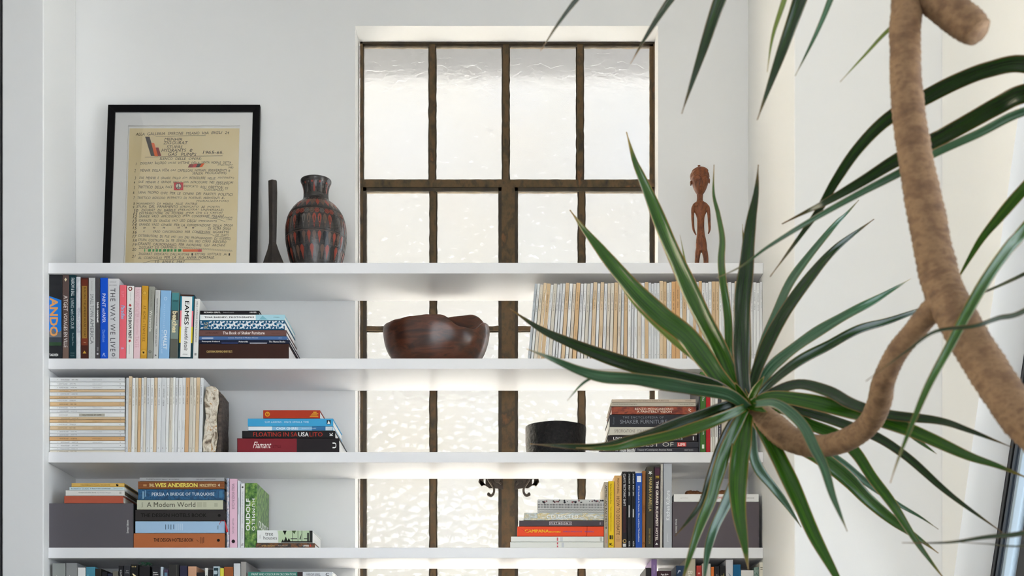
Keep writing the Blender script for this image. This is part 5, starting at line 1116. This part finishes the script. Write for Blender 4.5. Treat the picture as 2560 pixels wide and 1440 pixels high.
# right sweep
leaf([(1880, 1012), (1925, 985), (1995, 962), (2070, 980), (2130, 1012), (2220, 1038), (2345, 1052), (2420, 1075), (2530, 1118)], 34, 2.6, 2.3, 'd', .5)
leaf([(1880, 1010), (1930, 992), (2020, 1004), (2120, 1028), (2170, 1040), (2245, 1065), (2320, 1095), (2420, 1140), (2495, 1165), (2580, 1200)], 44, 2.58, 2.3, 'm', .3)
leaf([(1885, 1012), (1950, 1015), (2045, 1040), (2120, 1065), (2195, 1095), (2270, 1145), (2355, 1220), (2420, 1270), (2507, 1332)], 27, 2.75, 2.5, 'd', .3)
leaf([(1885, 1014), (1970, 1028), (2020, 1060), (2095, 1092), (2140, 1135), (2180, 1195), (2230, 1260), (2295, 1360), (2370, 1460)], 34, 2.75, 2.6, 'm', .4)
leaf([(1890, 1010), (1935, 1008), (1975, 1032), (2010, 1070), (2035, 1120), (2060, 1170), (2080, 1235), (2100, 1285), (2118, 1328)], 32, 2.45, 2.2, 'g', .3)
leaf([(1890, 1020), (1960, 1090), (2050, 1145), (2120, 1200), (2170, 1250), (2230, 1300), (2295, 1345), (2346, 1383)], 44, 2.8, 2.9, 'm', .3)
leaf([(1890, 1020), (1990, 1095), (2095, 1150), (2170, 1210), (2245, 1260), (2300, 1292), (2346, 1323)], 22, 2.85, 2.95, 'g', .4)
leaf([(2270, 1085), (2300, 1105), (2342, 1135)], 10, 2.7, 2.7, 'm')
# downward fan
leaf([(1878, 1020), (1905, 1070), (1950, 1155), (1995, 1250), (2035, 1340), (2090, 1440), (2135, 1530)], 46, 2.6, 2.45, 'm', .35)
leaf([(1876, 1025), (1880, 1122), (1894, 1171), (1928, 1214), (1967, 1263), (2003, 1318)], 32, 2.7, 2.8, 'g', .5)
leaf([(1870, 1020), (1860, 1061), (1851, 1122), (1845, 1171), (1843, 1229), (1848, 1290), (1862, 1367), (1871, 1424)], 56, 2.6, 2.4, 'm', .25)
leaf([(1864, 1020), (1842, 1060), (1818, 1110), (1803, 1150), (1788, 1200), (1775, 1250), (1752, 1305), (1730, 1373), (1700, 1470)], 40, 2.58, 2.4, 'm', .5)
leaf([(1862, 1018), (1826, 1061), (1798, 1122), (1775, 1190), (1757, 1250), (1726, 1295), (1688, 1340)], 28, 2.65, 2.6, 'd', .5)
leaf([(1866, 1040), (1850, 1130), (1830, 1215), (1805, 1275), (1784, 1321), (1768, 1382), (1758, 1480)], 38, 2.7, 2.6, 'g', .6)
# lower left fan
leaf([(1862, 1012), (1821, 1012), (1744, 1040), (1683, 1062), (1622, 1086), (1561, 1104), (1500, 1117), (1409, 1115), (1325, 1110)], 34, 2.6, 2.4, 'd', .4)
leaf([(1862, 1018), (1836, 1030), (1775, 1055), (1683, 1085), (1592, 1106), (1530, 1120), (1440, 1120)], 34, 2.55, 2.4, 'm', .4)
# leaves hanging from the rosette above the picture
tp = (2050, -330)
def hang(x0, y0, pts, w, k, d=2.25, d1=2.3): leaf([tp, (x0, y0)]+pts, w, d, d1, k, .3)
hang(1700, -210, [(1500, -70), (1440, 0), (1395, 60), (1351, 128)], 30, 'd')
hang(1850, -200, [(1725, -65), (1675, 0), (1622, 80), (1576, 160)], 34, 'd')
hang(1920, -220, [(1835, -80), (1798, 0), (1752, 140), (1704, 285)], 44, 'd')
hang(2035, -180, [(2015, -60), (1998, 0), (1950, 140), (1893, 300)], 44, 'd')
hang(2000, -180, [(1975, -60), (1960, 0), (1932, 90), (1918, 180)], 20, 'y')
hang(2120, -200, [(2092, -60), (2075, 0), (2040, 85), (1988, 190)], 22, 'g')
leaf([(2400, -120), (2300, 20), (2225, 72), (2160, 140), (2100, 205)], 13, 2.2, 2.3, 'y')
# leaves entering from the rosette right of the picture
rp = (2790, 330)
leaf([rp, (2680, 200), (2560, 158), (2470, 172), (2395, 200), (2320, 238), (2220, 295), (2145, 370), (2090, 450), (2050, 520), (2008, 580), (1925, 692)], 44, 2.1, 2.55, 'd', .4)
leaf([rp, (2680, 215), (2560, 232), (2495, 262), (2395, 318), (2335, 350), (2240, 400), (2160, 450), (2070, 502), (2020, 527), (1955, 560)], 48, 2.1, 2.5, 'd', .3)
leaf([rp, (2680, 270), (2560, 278), (2445, 333), (2335, 383), (2245, 433), (2145, 485), (2020, 555), (1920, 617), (1855, 665), (1792, 695)], 24, 2.1, 2.35, 'g', .4)
leaf([rp, (2660, 370), (2560, 470), (2495, 545), (2445, 610), (2385, 715)], 36, 2.1, 2.4, 'm', .4)
leaf([rp, (2680, 430), (2560, 575), (2520, 620), (2470, 690), (2420, 775), (2370, 872), (2320, 965), (2280, 1060), (2245, 1150), (2226, 1207)], 36, 2.1, 1.9, 'm', .3)
leaf([rp, (2680, 620), (2560, 685), (2485, 720), (2430, 742), (2400, 756)], 12, 2.1, 2.4, 'd')
leaf([rp, (2690, 690), (2560, 777), (2495, 795), (2435, 815), (2340, 828), (2270, 875), (2165, 953)], 17, 2.0, 1.9, 'd', .4)
leaf([(2900, 900), (2700, 1290), (2560, 1332), (2470, 1342), (2370, 1356), (2255, 1357)], 20, 1.9, 1.9, 'd', .3)
leaf([(2900, 900), (2720, 1340), (2560, 1365), (2470, 1360), (2400, 1356)], 11, 1.9, 1.9, 'd')
# heart of each rosette
for (cx_, cy_, dd) in ((1868, 1012, 2.6),):
    r_ = random.Random(2)
    for i in range(7):
        a = r_.uniform(0, 6.28); l_ = r_.uniform(50, 95)
        leaf([(cx_+4, cy_+4), (cx_+math.cos(a)*l_*.5, cy_+math.sin(a)*l_*.5), (cx_+math.cos(a)*l_, cy_+math.sin(a)*l_)], 24, dd-.01, dd-.06, 'm', .4)
# trunk and branches with leaf-scar rings
def trunk(pts, rads, name, ring=.011, seed=0, m=BARK):
    raw = [list(P(a, b, d))+[r*d/F*(.93 if name == 'trunk' else .87)] for (a, b, d), r in zip(pts, rads)]
    cv = crom(raw, 26); n = len(cv); nn = 22; vs = []; fs = []; up = Vector((0, 1, 0)); L = 0
    for i, c in enumerate(cv):
        p = Vector(c[:3]); tg = (Vector(cv[min(i+1, n-1)][:3])-Vector(cv[max(i-1, 0)][:3])).normalized()
        if i: L += (p-Vector(cv[i-1][:3])).length
        a = tg.cross(up).normalized(); b = a.cross(tg).normalized(); up = b
        for k in range(nn):
            an = 6.28318*k/nn; dv = a*math.cos(an)+b*math.sin(an)
            ph = (L/ring+.5*noise.noise(Vector((L*30, math.cos(an), math.sin(an)+seed)))) % 1
            r = c[3]*(1+.06*noise.noise(p*22+dv*1.2)+.03*noise.noise(p*70+dv*4))+.0015*(1-ph)*(c[3]/.02)
            vs.append(p+dv*r-PLV)
    for i in range(n-1):
        for k in range(nn): fs.append((i*nn+k, i*nn+(k+1) % nn, (i+1)*nn+(k+1) % nn, (i+1)*nn+k))
    fs += [tuple(range(nn)), tuple((n-1)*nn+k for k in range(nn))]
    q = MB(); q.add(vs, fs, m); return q.build(name, plant, smooth=True)
trunk([(3120, 3130, 2.25), (3010, 2400, 2.1), (2800, 1500, 2.0), (2650, 1160, 1.98), (2540, 1030, 2.0), (2455, 900, 2.03), (2395, 800, 2.06), (2350, 700, 2.1), (2320, 560, 2.1), (2290, 400, 2.1), (2268, 250, 2.1), (2262, 100, 2.1), (2266, -40, 2.12), (2230, -200, 2.18), (2140, -290, 2.22), (2052, -325, 2.25)],
      [62, 60, 56, 53, 52, 51, 50, 50, 47, 44, 41, 39, 41, 36, 30, 26], 'trunk')
trunk([(2375, 740, 2.08), (2330, 775, 2.1), (2285, 828, 2.14), (2240, 885, 2.18), (2210, 950, 2.22), (2197, 1010, 2.28), (2172, 1060, 2.34), (2120, 1098, 2.4), (2050, 1115, 2.47), (1985, 1102, 2.53), (1925, 1060, 2.58), (1872, 1014, 2.62)],
      [36, 34, 31, 31, 32, 33, 33, 32, 31, 34, 38, 26], 'branch', .009, 3)
trunk([(2270, -60, 2.12), (2320, -20, 2.1), (2370, 20, 2.08), (2420, 60, 2.06), (2446, 82, 2.05)], [44, 47, 48, 46, 38], 'branch', .010, 5)
trunk([(2640, 1150, 1.99), (2720, 1000, 2.05), (2790, 760, 2.1), (2800, 520, 2.1), (2790, 325, 2.1)], [44, 40, 38, 34, 26], 'branch', .010, 9)
pb = P(3120, 3050, 2.25)
# pot that carries the tree, out of the picture below
q = lathe([(.17, 0), (.19, .01), (.23, .36), (.235, .40), (.215, .40), (.205, .396), (.001, .399)], 48, mat('terracotta_pot', '#9c5a3c', .8))
o = q.build('plant_pot', loc=(pb.x, pb.y, .0008), smooth=True); tag(o, 'round terracotta pot holding the dragon tree', 'pot')
plant.location = (pb.x, pb.y, .3); 
for ch in [o_ for o_ in C.objects if o_.parent == plant]:
    ch.location = PLV-Vector(plant.location)

# ================================================================ LIGHT AND CAMERA
w = bpy.data.worlds.new('World'); bpy.context.scene.world = w; w.use_nodes = True
bg = w.node_tree.nodes['Background']; bg.inputs[0].default_value = (.91, .95, 1, 1); bg.inputs[1].default_value = 4.1
sun = bpy.data.lights.new('sun', 'SUN'); sun.energy = 88.0; sun.angle = math.radians(3); sun.color = (1, .98, .95)
so = bpy.data.objects.new('sun', sun); C.objects.link(so); so.rotation_euler = Vector((-.25, -.35, -1)).to_track_quat('-Z', 'Y').to_euler(); so.location = (0, -2, 8)
cam = bpy.data.cameras.new('camera'); co = bpy.data.objects.new('camera', cam); C.objects.link(co)
co.location = (0, CY, CZ); co.rotation_euler = (math.pi/2, 0, 0)
cam.sensor_width = 36; cam.lens = F/2560*36; cam.shift_y = (HY-720)/2560; cam.clip_start = .05
cam.dof.use_dof = True; cam.dof.focus_distance = 5.05; cam.dof.aperture_fstop = 7.0
sc_ = bpy.context.scene; sc_.camera = co
sc_.view_settings.view_transform = 'Standard'; sc_.view_settings.look = 'None'; sc_.view_settings.gamma = 1
sc_.view_settings.use_curve_mapping = False; sc_.view_settings.exposure = 0.6
